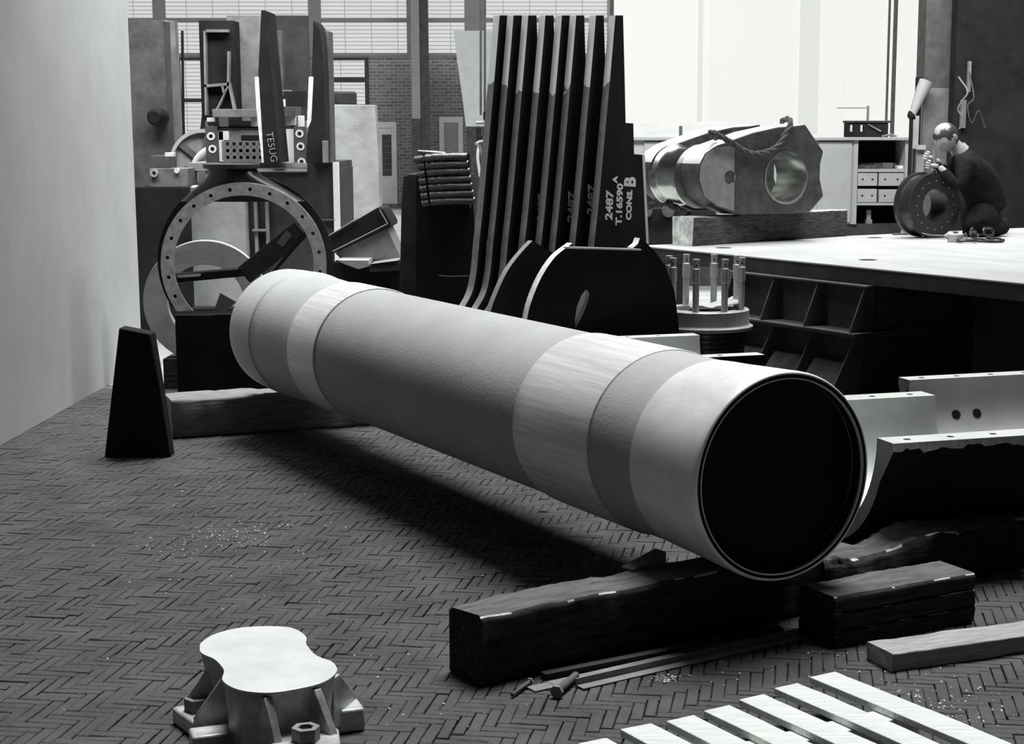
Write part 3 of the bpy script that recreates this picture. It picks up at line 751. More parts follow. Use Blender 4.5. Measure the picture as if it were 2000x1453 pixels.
for k in range(8):
    q = Q8 + Vector((offs[k] * 1.03, 0, 0))
    t = thing('rib_plate', 'black rib plate on edge, ' + ordn[k], 'steel plate', tuple(q), HD, 'rib plates standing side by side')
    if proto is None:
        b = B(); b.poly(plate_matrix(q), outl, (), (-0.05, 0), 0, 1)
        proto = b.obj('plate', ['black', 'rib_edge2'], t)
        proto.data.update()
        for p_ in proto.data.polygons:      # only the cut front edge is pale, the other edges are black
            if p_.material_index == 1 and p_.normal.x > -0.3: p_.material_index = 0
    else:
        c = proto.copy(); COL.objects.link(c); c.parent = t; WORLD[c.name] = WORLD[t.name]
    def face_text(s, px, py, size, off=0.004, bodyname='painted_lettering', sx=0.84):
        u, z = on_plane(px, py, q + hn * 0.001, HD)
        m4 = Matrix.Translation(q + hn * 0.0012 + hd * u + Vector((0, 0, z))) @ Matrix.Rotation(HD, 4, 'Z') @ UPR @ Matrix.Rotation(R(86), 4, 'Z')
        return text(s, size, m4, t, offset=off, name=bodyname, sx=sx)
    if k == 0: face_text('2487', 962, 524, 0.105, 0.002)
    if k == 3: face_text('2487', 1062, 433, 0.105)
    if k == 5: face_text('2487', 1122, 434, 0.115)
    if k == 6: face_text('2487', 1160, 420, 0.115)
    if k == 7:
        face_text('2487', 1195, 430, 0.112); face_text('T.16590', 1213, 440, 0.095, sx=0.86); face_text('A', 1205, 357, 0.07); face_text('CONS.', 1232, 430, 0.085, sx=0.79); face_text('B', 1240, 366, 0.185, 0.008, sx=0.62)
        ub, zb = on_plane(1254, 302, q, HD); uc, zc = on_plane(1262, 476, q, HD)
        mb = plate_matrix(q)
        B().poly(mb, [(ub, zb), (ub + 0.03, zb), (uc + 0.03, zc), (uc, zc)], (), (-0.05, 0.002)).obj('pale_edge_strip', 'white', t)

# black fork plates in front of them
def fork(edge_pts, rest, Y, label, hole=None, HD=HD, th=0.035):
    def plate_matrix(q): return Matrix.Translation(q) @ Matrix.Rotation(HD, 4, 'Z') @ UPR
    hn = Vector((math.sin(HD), -math.cos(HD), 0))
    q = at(edge_pts[0][0], edge_pts[0][1], Y=Y); q.z = 0
    ol = [on_plane(x, y, q, HD) for x, y in smooth_line(edge_pts, 5)] + [on_plane(x, y, q, HD) for x, y in rest]
    ol = [(u, max(z, 0)) for u, z in ol]
    t = thing('fork_plate', label, 'steel plate', tuple(q), HD)
    hs = [[on_plane(x, y, q, HD) for x, y in hole]] if hole else ()
    b = B(); b.poly(plate_matrix(q), ol, hs, (-th, 0), 0, 1)
    o = b.obj('plate', ['black', 'rough_bright' if hole else 'grey'], t)  # edge highlights of the bored fork put in as a brighter colour
    for p_ in o.data.polygons:
        if p_.material_index == 1 and p_.normal.x > -0.25: p_.material_index = 0
    if hole:
        hp = [on_plane(x, y, q - hn * 0.02, HD) for x, y in hole]
        cx_ = sum(p[0] for p in hp) / len(hp); cz_ = sum(p[1] for p in hp) / len(hp)
        B().poly(plate_matrix(q), [(cx_ + (u - cx_) * 1.05, cz_ + (z - cz_) * 1.03) for u, z in hp], (), (-0.034, -0.028)).obj('lit_bore_patch', 'white', t)  # pale plate stands in for the lit inside of a round bore
    return t
HF = R(27)
fork([(1040, 470), (1015, 497), (991, 530), (972, 570), (957, 612), (948, 660), (946, 740)], [(946, 830), (1100, 830), (1100, 505), (1060, 482)], 10.55, 'black fork plate with curved edge, left one in front of the rib plates')
fk = fork([(1118, 475), (1085, 501), (1060, 537), (1042, 577), (1031, 615), (1026, 660), (1024, 740)], [(1024, 836), (1322, 836), (1326, 640), (1318, 570), (1300, 520), (1280, 492), (1262, 474), (1250, 465), (1246, 476), (1236, 484), (1225, 486), (1120, 482)], 10.35, 'big black fork plate with curved bright edge, lit bore lens, before the rightmost rib plate',
     HD=HF, th=0.07, hole=[(1147, 565), (1151, 575), (1147, 592), (1139, 612), (1130, 630), (1123, 641), (1123, 622), (1127, 598), (1135, 578), (1142, 568)])
u0, z0_ = on_plane(1100, 483, Vector(fk.location), HF); u1, z1_ = on_plane(1248, 487, Vector(fk.location), HF)
B().poly(Matrix.Translation(Vector(fk.location)) @ Matrix.Rotation(HF, 4, 'Z') @ UPR, [(u0, z0_ - 0.006), (u1, z1_ - 0.006), (u1, z1_ + 0.004), (u0, z0_ + 0.006)], (), (0.0005, 0.03)).obj('bright_lip', 'white', fk)

# ================================================================== SURFACE TABLE AND STANDS
TZ = 0.95
Cn = at(1250, 479.5, z=TZ); Cr = at(1918, 545, z=TZ)
f_ = (Cr - Cn).normalized(); TA = math.atan2(f_.y, f_.x)       # along the front edge, towards the viewer
g_ = Vector((-f_.y, f_.x, 0))                                   # right, away
mt = fr(Cn.x, Cn.y, 0, TA)
t = thing('surface_table', 'large pale cast surface table on steel stands in the workshop', 'table', (Cn.x, Cn.y, 0), TA)
B().box(mt, (0, 5.2), (0, 4.3), (TZ - 0.012, TZ)).obj('table_top', 'plate_top', t, bevel=0.003)
B().box(mt, (0.01, 5.19), (0.01, 4.29), (TZ - 0.11, TZ - 0.012)).obj('table_slab', 'dark', t)
for x, y in ((1413, 484), (1468, 452.5), (1695, 507.5), (1708, 464)):
    q = at(x, y, z=TZ); B().lathe(fr(q.x, q.y, TZ), [(0, 0.0004), (0.065, 0.0004), (0.065, -0.008), (0, -0.008)], 28).obj('table_hole', 'black', t)
def stand(z0, z1, x0, x1, flare, label, low):
    s = thing('table_stand', label, 'stand', tuple(mt @ Vector(((x0 + x1) / 2, 0.5, z0))), TA)
    B().box(mt, (x0, x1), (0.02, 1.6), (z0 + 0.012, z1 - 0.012)).obj('web', 'dark', s)
    B().box(mt, (x0 - 0.02, x1 + 0.02), (-0.06, 1.68), (z1 - 0.012, z1)).obj('top_flange', 'darkgrey', s, bevel=0.001)
    B().box(mt, (x0 - 0.02, x1 + 0.02), (-flare, 1.68), (z0, z0 + 0.012)).obj('bottom_flange', 'darkgrey', s, bevel=0.001)
    n = 4 if not low else 4
    for k in range(n):
        x = x0 + 0.03 + (x1 - x0 - 0.06) * k / (n - 1)
        pts = [(0.02, z1 - 0.012), (-0.03, z1 - 0.012), (-flare + 0.01, z0 + 0.03), (-flare + 0.01, z0 + 0.012), (0.02, z0 + 0.012)]
        b = B(); A = [b.bm.verts.new(mt @ Vector((x - 0.006, u, v))) for u, v in pts]; C = [b.bm.verts.new(mt @ Vector((x + 0.006, u, v))) for u, v in pts]
        b.bm.faces.new(A); b.bm.faces.new(C[::-1])
        for i in range(5): b.bm.faces.new((A[i], A[(i + 1) % 5], C[(i + 1) % 5], C[i]))
        b.obj('gusset', 'darkgrey', s)
    if low:
        x = (x0 + x1) / 2
        b = B(); pts = [(0.02, z0 + (z1 - z0) * 0.62), (-0.04, z0 + (z1 - z0) * 0.62), (-flare + 0.03, z0 + 0.013), (0.02, z0 + 0.013)]
        for xa, xb in ((x0 + 0.04, x0 + (x1 - x0) / 3 - 0.02), (x0 + (x1 - x0) / 3 + 0.03, x0 + 2 * (x1 - x0) / 3 - 0.03), (x0 + 2 * (x1 - x0) / 3 + 0.02, x1 - 0.04)):
            A = [b.bm.verts.new(mt @ Vector((xa, u, v))) for u, v in pts]; C = [b.bm.verts.new(mt @ Vector((xb, u, v))) for u, v in pts]
            b.bm.faces.new(A); b.bm.faces.new(C[::-1])
            for i in range(4): b.bm.faces.new((A[i], A[(i + 1) % 4], C[(i + 1) % 4], C[i]))
        b.obj('sloping_plate', 'darkgrey', s)
    return s
stand(0.52, 0.838, 1.16, 2.58, 0.16, 'ribbed black steel stand directly under the surface table, upper of two', False)
stand(0.0, 0.50, 1.20, 2.50, 0.30, 'ribbed black steel stand on the floor under the surface table, lower of two', True)
B().box(mt, (3.2, 4.6), (0.3, 2.4), (0.0, TZ - 0.112)).obj('table_pedestal', 'black', t)

# ================================================================== BEAM AND CRANK ON THE TABLE
a, c = at(1353, 481, z=TZ), at(1654, 461, z=TZ)
ang = math.atan2(c.y - a.y, c.x - a.x); L = (c - a).length; m4 = fr(a.x, a.y, TZ, ang)
hb = at(1353, 425, Y=a.y).z - TZ
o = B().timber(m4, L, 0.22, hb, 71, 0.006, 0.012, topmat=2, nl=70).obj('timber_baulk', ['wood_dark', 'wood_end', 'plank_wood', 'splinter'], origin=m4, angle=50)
tag(o, 'black timber baulk with pale sawn end lying on the surface table under the crank throw', 'timber')
CY = a.y + 0.28
cb = at(1536, 346, Y=13.55)                     # bore centre on the front face
zb0 = TZ + hb
cr_ = thing('crank_throw', 'forged crank throw of two webs with a polished pin, resting on the table beam', 'machine part', (cb.x, cb.y, zb0), AE)
def web_outline():
    # traced on the front plane: heading AE through cb
    pts = [(1573, 242), (1609, 296), (1603, 320), (1602, 350), (1609, 383), (1583, 414), (1540, 419), (1440, 419), (1400, 404), (1375, 384), (1364, 350), (1366, 320), (1378, 297), (1400, 283), (1430, 272), (1470, 258), (1520, 247), (1552, 245)]
    return [on_plane(x, y, cb, AE) for x, y in pts]
wo_ = web_outline(); wz0 = min(p[1] for p in wo_); wo_ = [(u, max(z, zb0 + 0.002)) for u, z in wo_]
cq = Vector((cb.x, cb.y, 0))
bore_u, bore_z = on_plane(1536, 346, cb, AE)
pin_u, pin_z = on_plane(1425, 346, cb, AE)
def webm(dist): return Matrix.Translation(cq + ax * dist) @ Matrix.Rotation(AE, 4, 'Z') @ UPR
for dist, nm in ((0.0, 'crank_web'), (0.62, 'crank_web')):
    b = B(); b.poly(webm(dist), wo_, [circ(bore_u, bore_z, 0.215, 40)], (-0.26, 0.0), 0, 1)
    o = b.obj(nm, ['web_dark', 'machined'], cr_, bevel=0.012)
    for p_ in o.data.polygons:
        if p_.material_index == 1 and p_.normal.z < 0.2: p_.material_index = 0
    B().lathe(webm(dist) @ Matrix.Translation((bore_u, bore_z, 0)), [(0.215, -0.40), (0.215, 0.002), (0.197, 0.002), (0.195, -0.01), (0.195, -0.40)], 48, closed=True).obj('bore_bush', 'polished', cr_)
pu = pin_u - 0.12
B().lathe(webm(0.0) @ Matrix.Translation((pin_u - 0.10, pin_z, 0)), [(0.25, -0.63), (0.25, -0.60), (0.225, -0.57), (0.222, -0.32), (0.25, -0.29), (0.25, -0.255)], 56).obj('crank_pin', 'polished', cr_)
B().lathe(webm(0.0) @ Matrix.Translation((pin_u, pin_z, 0)), [(0.0, -0.004), (0.03, -0.004), (0.046, 0.0), (0.052, 0.004), (0.054, 0.0), (0.054, -0.01), (0, -0.01)], 30).obj('centre_dimple', 'black_gloss', cr_)
# machined end face of the pin boss
fp = [(1434, 285), (1433, 412), (1400, 402), (1375, 384), (1366, 350), (1369, 322), (1380, 300), (1402, 287)]
B().poly(webm(0.0), [on_plane(x, y, cb, AE) for x, y in fp], [circ(pin_u, pin_z, 0.052, 24)], (0.0005, 0.006)).obj('machined_boss', 'grey', cr_)
bpy.context.view_layer.update()
def roped(pts, r, label, name='rope'):
    pts = smooth_line(pts, 8); b = B()
    fr_prev = None; n = len(pts)
    strands = [[], [], []]
    up = Vector((0, 0, 1)); acc = 0
    prev = (pts[1] - pts[0]).normalized().orthogonal().normalized()
    for i, p in enumerate(pts):
        tt = (pts[min(i + 1, n - 1)] - pts[max(i - 1, 0)]).normalized()
        u = (prev - tt * prev.dot(tt)).normalized(); v = tt.cross(u); prev = u
        if i: acc += (p - pts[i - 1]).length
        for k in range(3):
            a_ = acc / (r * 5.0) * math.pi + k * 2.094
            strands[k].append(p + (u * math.cos(a_) + v * math.sin(a_)) * r * 0.52)
    for s_ in strands: b.path(s_, r * 0.56, 7)
    return tag(b.obj(name, 'rope'), label, 'rope')
nf = -ax
def cp(x, y, off): # point just in front of the web face
    u, z = on_plane(x, y, cb + nf * off, AE); return cq + nf * off + ex * u + Vector((0, 0, z))
roped([cp(1400, 270, -0.10), cp(1386, 262, -0.04), cp(1392, 258, 0.02), cp(1406, 266, 0.05), cp(1428, 278, 0.04), cp(1450, 293, 0.035), cp(1472, 300, 0.035), cp(1500, 296, 0.035), cp(1522, 282, 0.035), cp(1534, 262, 0.035), cp(1543, 245, 0.03), cp(1543, 235, 0.0), cp(1536, 232, -0.06), cp(1526, 238, -0.12)], 0.023, 'twisted hemp rope slung over the crank throw')
# ropes and chain heap on the table left of the crank
roped([at(1268, 404, Y=13.9), at(1285, 392, Y=13.8), at(1306, 398, Y=13.7), at(1330, 412, Y=13.6), at(1345, 420, Y=13.5)], 0.028, 'thick steel cable sling lying left of the crank throw')

# ================================================================== RING AND MAN
rc = at(1827, 401, Y=14.05)
RA = AE
rm = Matrix.Translation(rc) @ Matrix.Rotation(RA, 4, 'Z') @ UPR        # local z -> towards viewer/right
s_ = F / (rc.y * math.cos(TH))
Ro = rc.z - TZ - 0.002
rg = thing('flanged_ring', 'dark glossy flanged ring with bolt holes, stood on edge on the table before the man', 'machine part', (rc.x, rc.y, TZ), RA)
B().lathe(rm, [(0.135, -0.21), (Ro, -0.21), (Ro, -0.18), (Ro - 0.02, -0.17), (Ro - 0.025, -0.105), (Ro - 0.02, -0.045), (Ro, -0.035), (Ro, 0.0), (0.135, 0.0)], 64, closed=True).obj('ring_body', 'black_gloss', rg, angle=30)
for k in range(16):
    a_ = 2 * math.pi * k / 16
    B().lathe(rm @ Matrix.Translation((0.2 * math.cos(a_), 0.2 * math.sin(a_), 0)), [(0, 0.003), (0.006, 0.003), (0.008, -0.005), (0, -0.005)], 10).obj('bolt', 'grey', rg)
q0 = at(1745, 459, z=TZ); 
B().box(fr(q0.x, q0.y, TZ, R(3)), (0, 0.42), (0, 0.05), (0, 0.012)).obj('feeler_bar', 'darkgrey')
tag(bpy.data.objects['feeler_bar'], 'thin dark straightedge on the table at the foot of the ring', 'straightedge')
for k, (x, y) in enumerate(((1766, 459), (1790, 461))):
    q0 = at(x, y, z=TZ); o = B().hexa([Vector((q0.x + dx * w_, q0.y + dy * 0.03 + 0.04, TZ + z)) for z, w_ in ((0, 0.02), (0.05, 0.008)) for dx, dy in ((-1, -1), (1, -1), (1, 1), (-1, 1))]).obj('chock', 'lightgrey')
    tag(o, ('pale chock under the left rim of the standing ring', 'pale chock under the near face of the standing ring')[k], 'chock')

def skin_mesh(verts, edges, root=0, sub=2):
    me = bpy.data.meshes.new('s'); me.from_pydata([v[:3] for v in verts], edges, [])
    ob = bpy.data.objects.new('s', me); COL.objects.link(ob)
    ob.modifiers.new('skin', 'SKIN')
    for i, v in enumerate(verts):
        me.skin_vertices[0].data[i].radius = (v[3], v[4] if len(v) > 4 else v[3]); me.skin_vertices[0].data[i].use_root = (i == root)
    m_ = ob.modifiers.new('sub', 'SUBSURF'); m_.levels = sub; m_.render_levels = sub
    r = bpy.data.meshes.new_from_object(ob.evaluated_get(bpy.context.evaluated_depsgraph_get()))
    bpy.data.objects.remove(ob); return r
def V(x, y, Y, r, r2=None):
    p = at(x, y, Y=Y); return (p.x, p.y, p.z, r) + ((r2,) if r2 else ())
def chain(specs, links=None): return specs, (links or [(i, i + 1) for i in range(len(specs) - 1)])
def mesh_into(b, me): b.bm.from_mesh(me); bpy.data.meshes.remove(me)
man = thing('person', 'balding person in dark coat kneeling on the table, peering over a tool at the ring', 'person', (at(1905, 466, Y=14.3).x, 14.35, TZ))
MY = 14.25
b = B()
# head: skull, face, neck
hc = at(1848, 268, Y=MY)
hd_dir = Vector((-0.55, -0.35, -0.76)).normalized()      # face looks down and left, towards the ring
head_q = hd_dir.to_track_quat('Y', 'Z').to_matrix().to_4x4()
hm = Matrix.Translation(hc) @ head_q
bmh = bmesh.new(); bmesh.ops.create_icosphere(bmh, subdivisions=4, radius=1.0)
for v in bmh.verts:
    x, y, z = v.co
    sx_, sy_, sz_ = 0.090, 0.112, 0.127
    p = Vector((x * sx_, y * sy_, z * sz_))
    if z < 0: p.x *= 1 + 0.25 * z; p.y = p.y * (1 + 0.12 * z) + 0.012 * (-z)
    if y > 0.35:
        fx = math.exp(-(x / 0.16) ** 2)
        p.y += 0.026 * fx * math.exp(-((z + 0.18) / 0.17) ** 2) + 0.006 * math.exp(-((z - 0.12) / 0.1) ** 2) * math.exp(-(x / 0.6) ** 2)
        p.y -= 0.012 * (math.exp(-((abs(x) - 0.33) / 0.16) ** 2) * math.exp(-((z - 0.0) / 0.11) ** 2))
        p.y += 0.008 * math.exp(-(x / 0.3) ** 2) * (math.exp(-((z + 0.52) / 0.05) ** 2) + math.exp(-((z + 0.64) / 0.05) ** 2))
        p.y += 0.012 * math.exp(-(x / 0.35) ** 2) * math.exp(-((z + 0.88) / 0.14) ** 2)
    v.co = p
for sgn in (1, -1):
    e_ = bmesh.ops.create_icosphere(bmh, subdivisions=2, radius=1.0)['verts']
    for v in e_: v.co = Vector((v.co.x * 0.008 + sgn * 0.092, v.co.y * 0.017 - 0.01, v.co.z * 0.03 - 0.005)) + Vector((sgn * 0.006 * (v.co.y < 0), 0, 0))
bmesh.ops.transform(bmh, matrix=hm, verts=bmh.verts)
me = bpy.data.meshes.new('h'); bmh.to_mesh(me); bmh.free(); mesh_into(b, me)
neck0 = hm @ Vector((0, -0.02, -0.07))
chest = at(1893, 318, Y=MY + 0.05)
body_v = [V(1935, 440, MY + 0.15, .13), V(1928, 400, MY + 0.12, .125), V(1915, 355, MY + 0.08, .13), (chest.x, chest.y, chest.z, .12), (chest.x * .55 + neck0.x * .45, chest.y * .55 + neck0.y * .45, chest.z * .5 + neck0.z * .5, .06), (neck0.x, neck0.y, neck0.z, .052),
          V(1886, 322, MY - 0.14, .055), V(1872, 368, MY - 0.2, .043), V(1846, 336, MY - 0.17, .03), V(1834, 325, MY - 0.15, .026),
          V(1872, 312, MY + 0.2, .055), V(1852, 352, MY + 0.16, .043), V(1838, 322, MY + 0.0, .03), V(1829, 312, MY - 0.06, .026),
          V(1912, 434, MY - 0.05, .085), V(1892, 441, MY - 0.12, .06), V(1930, 448, MY - 0.02, .045), V(1968, 450, MY + 0.1, .035),
          V(1920, 430, MY + 0.3, .085), V(1898, 436, MY + 0.4, .06), V(1935, 442, MY + 0.42, .045), V(1972, 444, MY + 0.42, .035)]
body_v = [v if i not in (0, 14, 15, 16, 17, 18, 19, 20, 21) else (v[0], v[1], max(v[2], TZ + v[3] * 1.35 + 0.02), v[3]) for i, v in enumerate(body_v)]
ed = [(0, 1), (1, 2), (2, 3), (3, 4), (4, 5), (3, 6), (6, 7), (7, 8), (8, 9), (3, 10), (10, 11), (11, 12), (12, 13), (0, 14), (14, 15), (15, 16), (16, 17), (0, 18), (18, 19), (19, 20), (20, 21)]
mesh_into(b, skin_mesh(body_v, ed))
def hand(b, wrist, direc, side, palm_n, r=0.0108):
    """palm and five bent fingers closing round a vertical tool"""
    d_ = direc.normalized(); n_ = palm_n.normalized(); s2 = d_.cross(n_).normalized() * side
    vs = [tuple(wrist) + (0.022,), tuple(wrist + d_ * 0.035) + (0.030, 0.018), tuple(wrist + d_ * 0.075) + (0.032, 0.016)]
    mesh_into(b, skin_mesh(vs, [(0, 1), (1, 2)], sub=2))
    for k, (ln, sp_) in enumerate(((0.072, 0.030), (0.080, 0.010), (0.075, -0.010), (0.060, -0.028))):
        p0 = wrist + d_ * 0.068 + s2 * sp_
        p1 = p0 + (d_ * 0.75 + n_ * 0.35).normalized() * ln * 0.42
        p2 = p1 + (d_ * 0.05 + n_).normalized() * ln * 0.34
        p3 = p2 + (-d_ * 0.8 + n_ * 0.35).normalized() * ln * 0.26
        mesh_into(b, skin_mesh([tuple(p0) + (r * 1.05,), tuple(p1) + (r,), tuple(p2) + (r * 0.92,), tuple(p3) + (r * 0.8,)], [(0, 1), (1, 2), (2, 3)], sub=1))
    p0 = wrist + d_ * 0.022 + s2 * 0.024; p1 = p0 + (s2 * 0.7 + d_ * 0.6 + n_ * 0.3).normalized() * 0.036; p2 = p1 + (d_ * 0.8 + n_ * 0.7).normalized() * 0.028
    mesh_into(b, skin_mesh([tuple(p0) + (r * 1.3,), tuple(p1) + (r * 1.15,), tuple(p2) + (r,)], [(0, 1), (1, 2)], sub=1))
w1 = Vector(body_v[9][:3]); w2 = Vector(body_v[13][:3])
tool0 = at(1826, 341, Y=MY - 0.12); tool1 = at(1824, 292, Y=MY - 0.12)
hand(b, w1, Vector((-0.85, 0.25, 0.15)), 1, Vector((-0.1, 0.95, 0.1)))
hand(b, w2, Vector((-0.8, 0.1, 0.35)), 1, Vector((-0.1, 0.95, 0.1)))
body = b.obj('body', 'skin', man, angle=180)
# coat, trousers
def fat(idx, links, k=1.22, add=0.012):
    m_ = {j: n for n, j in enumerate(idx)}
    return skin_mesh([tuple(body_v[j][:3]) + (body_v[j][3] * k + add,) for j in idx], [(m_[p], m_[q]) for p, q in links])
bc = B(); cv = list(body_v)
cut = lambda i, j, f_: tuple(Vector(body_v[i][:3]).lerp(Vector(body_v[j][:3]), f_))
idx = [0, 1, 2, 3, 6, 7, 10, 11]; mm_ = {j: n for n, j in enumerate(idx)}
vv = [tuple(body_v[j][:3]) + (body_v[j][3] * 1.28 + 0.014,) for j in idx]
vv += [cut(3, 5, 0.5) + (0.078,), cut(7, 9, 0.88) + (0.040,), cut(11, 13, 0.82) + (0.040,)]
ll = [(mm_[p], mm_[q]) for p, q in ((0, 1), (1, 2), (2, 3), (3, 6), (6, 7), (3, 10), (10, 11))] + [(mm_[3], 8), (mm_[7], 9), (mm_[11], 10)]
mesh_into(bc, skin_mesh(vv, ll)); bc.obj('coat', 'coat', man, angle=180)
bt = B(); idx = [0, 14, 15, 16, 17, 18, 19, 20, 21]
mesh_into(bt, fat(idx, [(0, 14), (14, 15), (15, 16), (16, 17), (0, 18), (18, 19), (19, 20), (20, 21)], 1.35, 0.016)); bt.obj('trousers', 'coat', man, angle=180)
# hair round the bald crown
bmh = bmesh.new(); bmesh.ops.create_icosphere(bmh, subdivisions=4, radius=1.0)
def hairy(c):
    if c.z > 0.90 - 0.25 * (c.y < -0.1): return False          # bald crown
    if c.y > 0.45: return c.z > 0.52
    if c.y > 0.05: return c.z > 0.0
    return c.z > -0.62
dele = [v for v in bmh.verts if not hairy(v.co + Vector((0, 0, 0.06 * noise.noise(v.co * 5))))]
bmesh.ops.delete(bmh, geom=dele, context='VERTS')
for v in bmh.verts:
    x, y, z = v.co; k = 1.045 + 0.03 * noise.noise(v.co * 6)
    p = Vector((x * 0.090 * k, y * 0.112 * k, z * 0.127 * k))
    if z < 0: p.x *= 1 + 0.22 * z
    v.co = p
bmesh.ops.transform(bmh, matrix=hm, verts=bmh.verts)
bh = B(); me = bpy.data.meshes.new('h'); bmh.to_mesh(me); bmh.free(); mesh_into(bh, me)
o = bh.obj('hair', 'hair', man, angle=180); md = o.modifiers.new('t', 'SOLIDIFY'); md.thickness = 0.008; md.offset = -1
cl = B(); q = chest.lerp(neck0, 0.55); cl.lathe(Matrix.Translation(q) @ (neck0 - chest).to_track_quat('Z', 'Y').to_matrix().to_4x4(), [(0.078, -0.02), (0.072, 0.03), (0.066, 0.03), (0.07, -0.02)], 24, closed=True).obj('shirt_collar', 'lightgrey', man)
tl = thing('inspection_tool', 'small pale upright tool held in both hands of the kneeling person', 'tool', tuple(tool0))
B().path([tool0, tool0.lerp(tool1, .25), tool1], [0.006, 0.012, 0.012], 12).obj('tool_barrel', 'grey', tl)

# oil can, chain
oc = at(1869, 474, z=TZ)
can = thing('oil_can', 'small pale oil can with long thin spout on the table', 'oil can', (oc.x, oc.y + 0.06, TZ))
mc = fr(oc.x, oc.y + 0.06, TZ)
B().lathe(mc, [(0, 0), (0.058, 0), (0.060, 0.005), (0.060, 0.062), (0.052, 0.070), (0.0, 0.072)], 32).obj('can_body', 'lightgrey', can)
B().lathe(mc, [(0, 0.072), (0.018, 0.072), (0.018, 0.080), (0.026, 0.082), (0.026, 0.087), (0, 0.088)], 24).obj('filler_cap', 'grey', can)
sp0 = Vector((oc.x - 0.055, oc.y + 0.05, TZ + 0.03))
B().path(smooth_line([sp0, sp0 + Vector((-0.05, 0, 0.022)), at(1817, 459, Y=oc.y), at(1800, 455, Y=oc.y + 0.01)], 5), [0.008 - 0.0003 * i for i in range(16)], 8).obj('spout', 'grey', can)
B().path(smooth_line([Vector((oc.x + 0.055, oc.y + 0.06, TZ + 0.055)), Vector((oc.x + 0.085, oc.y + 0.06, TZ + 0.07)), Vector((oc.x + 0.088, oc.y + 0.06, TZ + 0.03)), Vector((oc.x + 0.058, oc.y + 0.06, TZ + 0.012))], 5), 0.004, 8).obj('handle', 'grey', can)
ch = thing('lifting_chain', 'heap of heavy black chain links on the table right of the oil can', 'chain', tuple(at(1905, 476, z=TZ)))
for k, (x, y, an, tl_) in enumerate(((1888, 475, 0.2, 0), (1902, 472, 1.0, 60), (1910, 464, 0.5, 75), (1920, 474, 0.1, 10), (1930, 466, 0.8, 70), (1942, 474, 0.2, 20))):
    p = at(x, y, z=TZ) + Vector((0, 0, 0.022 + (0.0 if tl_ < 30 else 0.035)))
    m4 = Matrix.Translation(p) @ Matrix.Rotation(an, 4, 'Z') @ Matrix.Rotation(R(tl_), 4, 'X')
    pts = [m4 @ Vector((0.055 * math.cos(a_) + (0.022 if math.cos(a_) > 0 else -0.022), 0.032 * math.sin(a_), 0)) for a_ in [2 * math.pi * i / 20 for i in range(21)]]
    B().path(pts, 0.0115, 8).obj('chain_link', 'black_gloss', ch)

# ================================================================== BENCH BEHIND THE TABLE
BY = 20.0
def bx(px): return at(px, 300, Y=BY).x
def bz(py): return at(1500, py, Y=BY).z
t = thing('workbench', 'long light grey workbench with cupboards and drawers under the bright window', 'workbench', (bx(1500), BY, 0))
zb_, zt_ = bz(438), bz(268)
B().box(fr(), (bx(1200), bx(1778)), (BY - 0.06, BY + 0.7), (bz(274), zt_)).obj('worktop', 'lightgrey', t, bevel=0.005)
B().box(fr(), (bx(1200), bx(1770)), (BY + 0.05, BY + 0.65), (0, zb_)).obj('plinth', 'dark', t)
B().box(fr(), (bx(1200), bx(1672)), (BY + 0.02, BY + 0.65), (zb_, bz(274))).obj('cupboard_body', 'lightgrey', t)
B().box(fr(), (bx(1598), bx(1664)), (BY - 0.005, BY + 0.018), (zb_ + 0.02, bz(277))).obj('cupboard_door', 'lightgrey', t, bevel=0.003)
B().box(fr(), (bx(1258), bx(1392)), (BY - 0.005, BY + 0.018), (bz(357), bz(277))).obj('cupboard_door', 'lightgrey', t, bevel=0.003)
B().box(fr(), (bx(1200), bx(1400)), (BY - 0.02, BY + 0.019), (zb_, bz(360))).obj('dark_recess', 'black', t)
# open unit: sides, back, shelf
for x0, x1 in ((1668, 1676), (1768, 1776)): B().box(fr(), (bx(x0), bx(x1)), (BY, BY + 0.65), (zb_, bz(274))).obj('side_panel', 'lightgrey', t)
B().box(fr(), (bx(1676), bx(1768)), (BY + 0.6, BY + 0.65), (zb_, bz(274))).obj('back_panel', 'black', t)
for y0, y1 in ((330, 336), (396, 401)): B().box(fr(), (bx(1676), bx(1768)), (BY + 0.01, BY + 0.6), (bz(y1), bz(y0))).obj('shelf', 'lightgrey', t)
for (x0, x1, y0, y1) in ((1677, 1715, 338, 363), (1718, 1767, 338, 363), (1677, 1715, 369, 395), (1719, 1765, 370, 395)):
    d_ = B().box(fr(), (bx(x0), bx(x1)), (BY - 0.0, BY + 0.4), (bz(y1), bz(y0))).obj('drawer', 'lightgrey', t, bevel=0.003)
    for fx in (0.25, 0.75):
        xx = bx(x0 + (x1 - x0) * fx); B().lathe(Matrix.Translation((xx, BY, bz((y0 + y1) / 2))) @ UPR, [(0, 0.002), (0.012, 0.002), (0.012, -0.004), (0, -0.004)], 12).obj('finger_hole', 'black', d_)
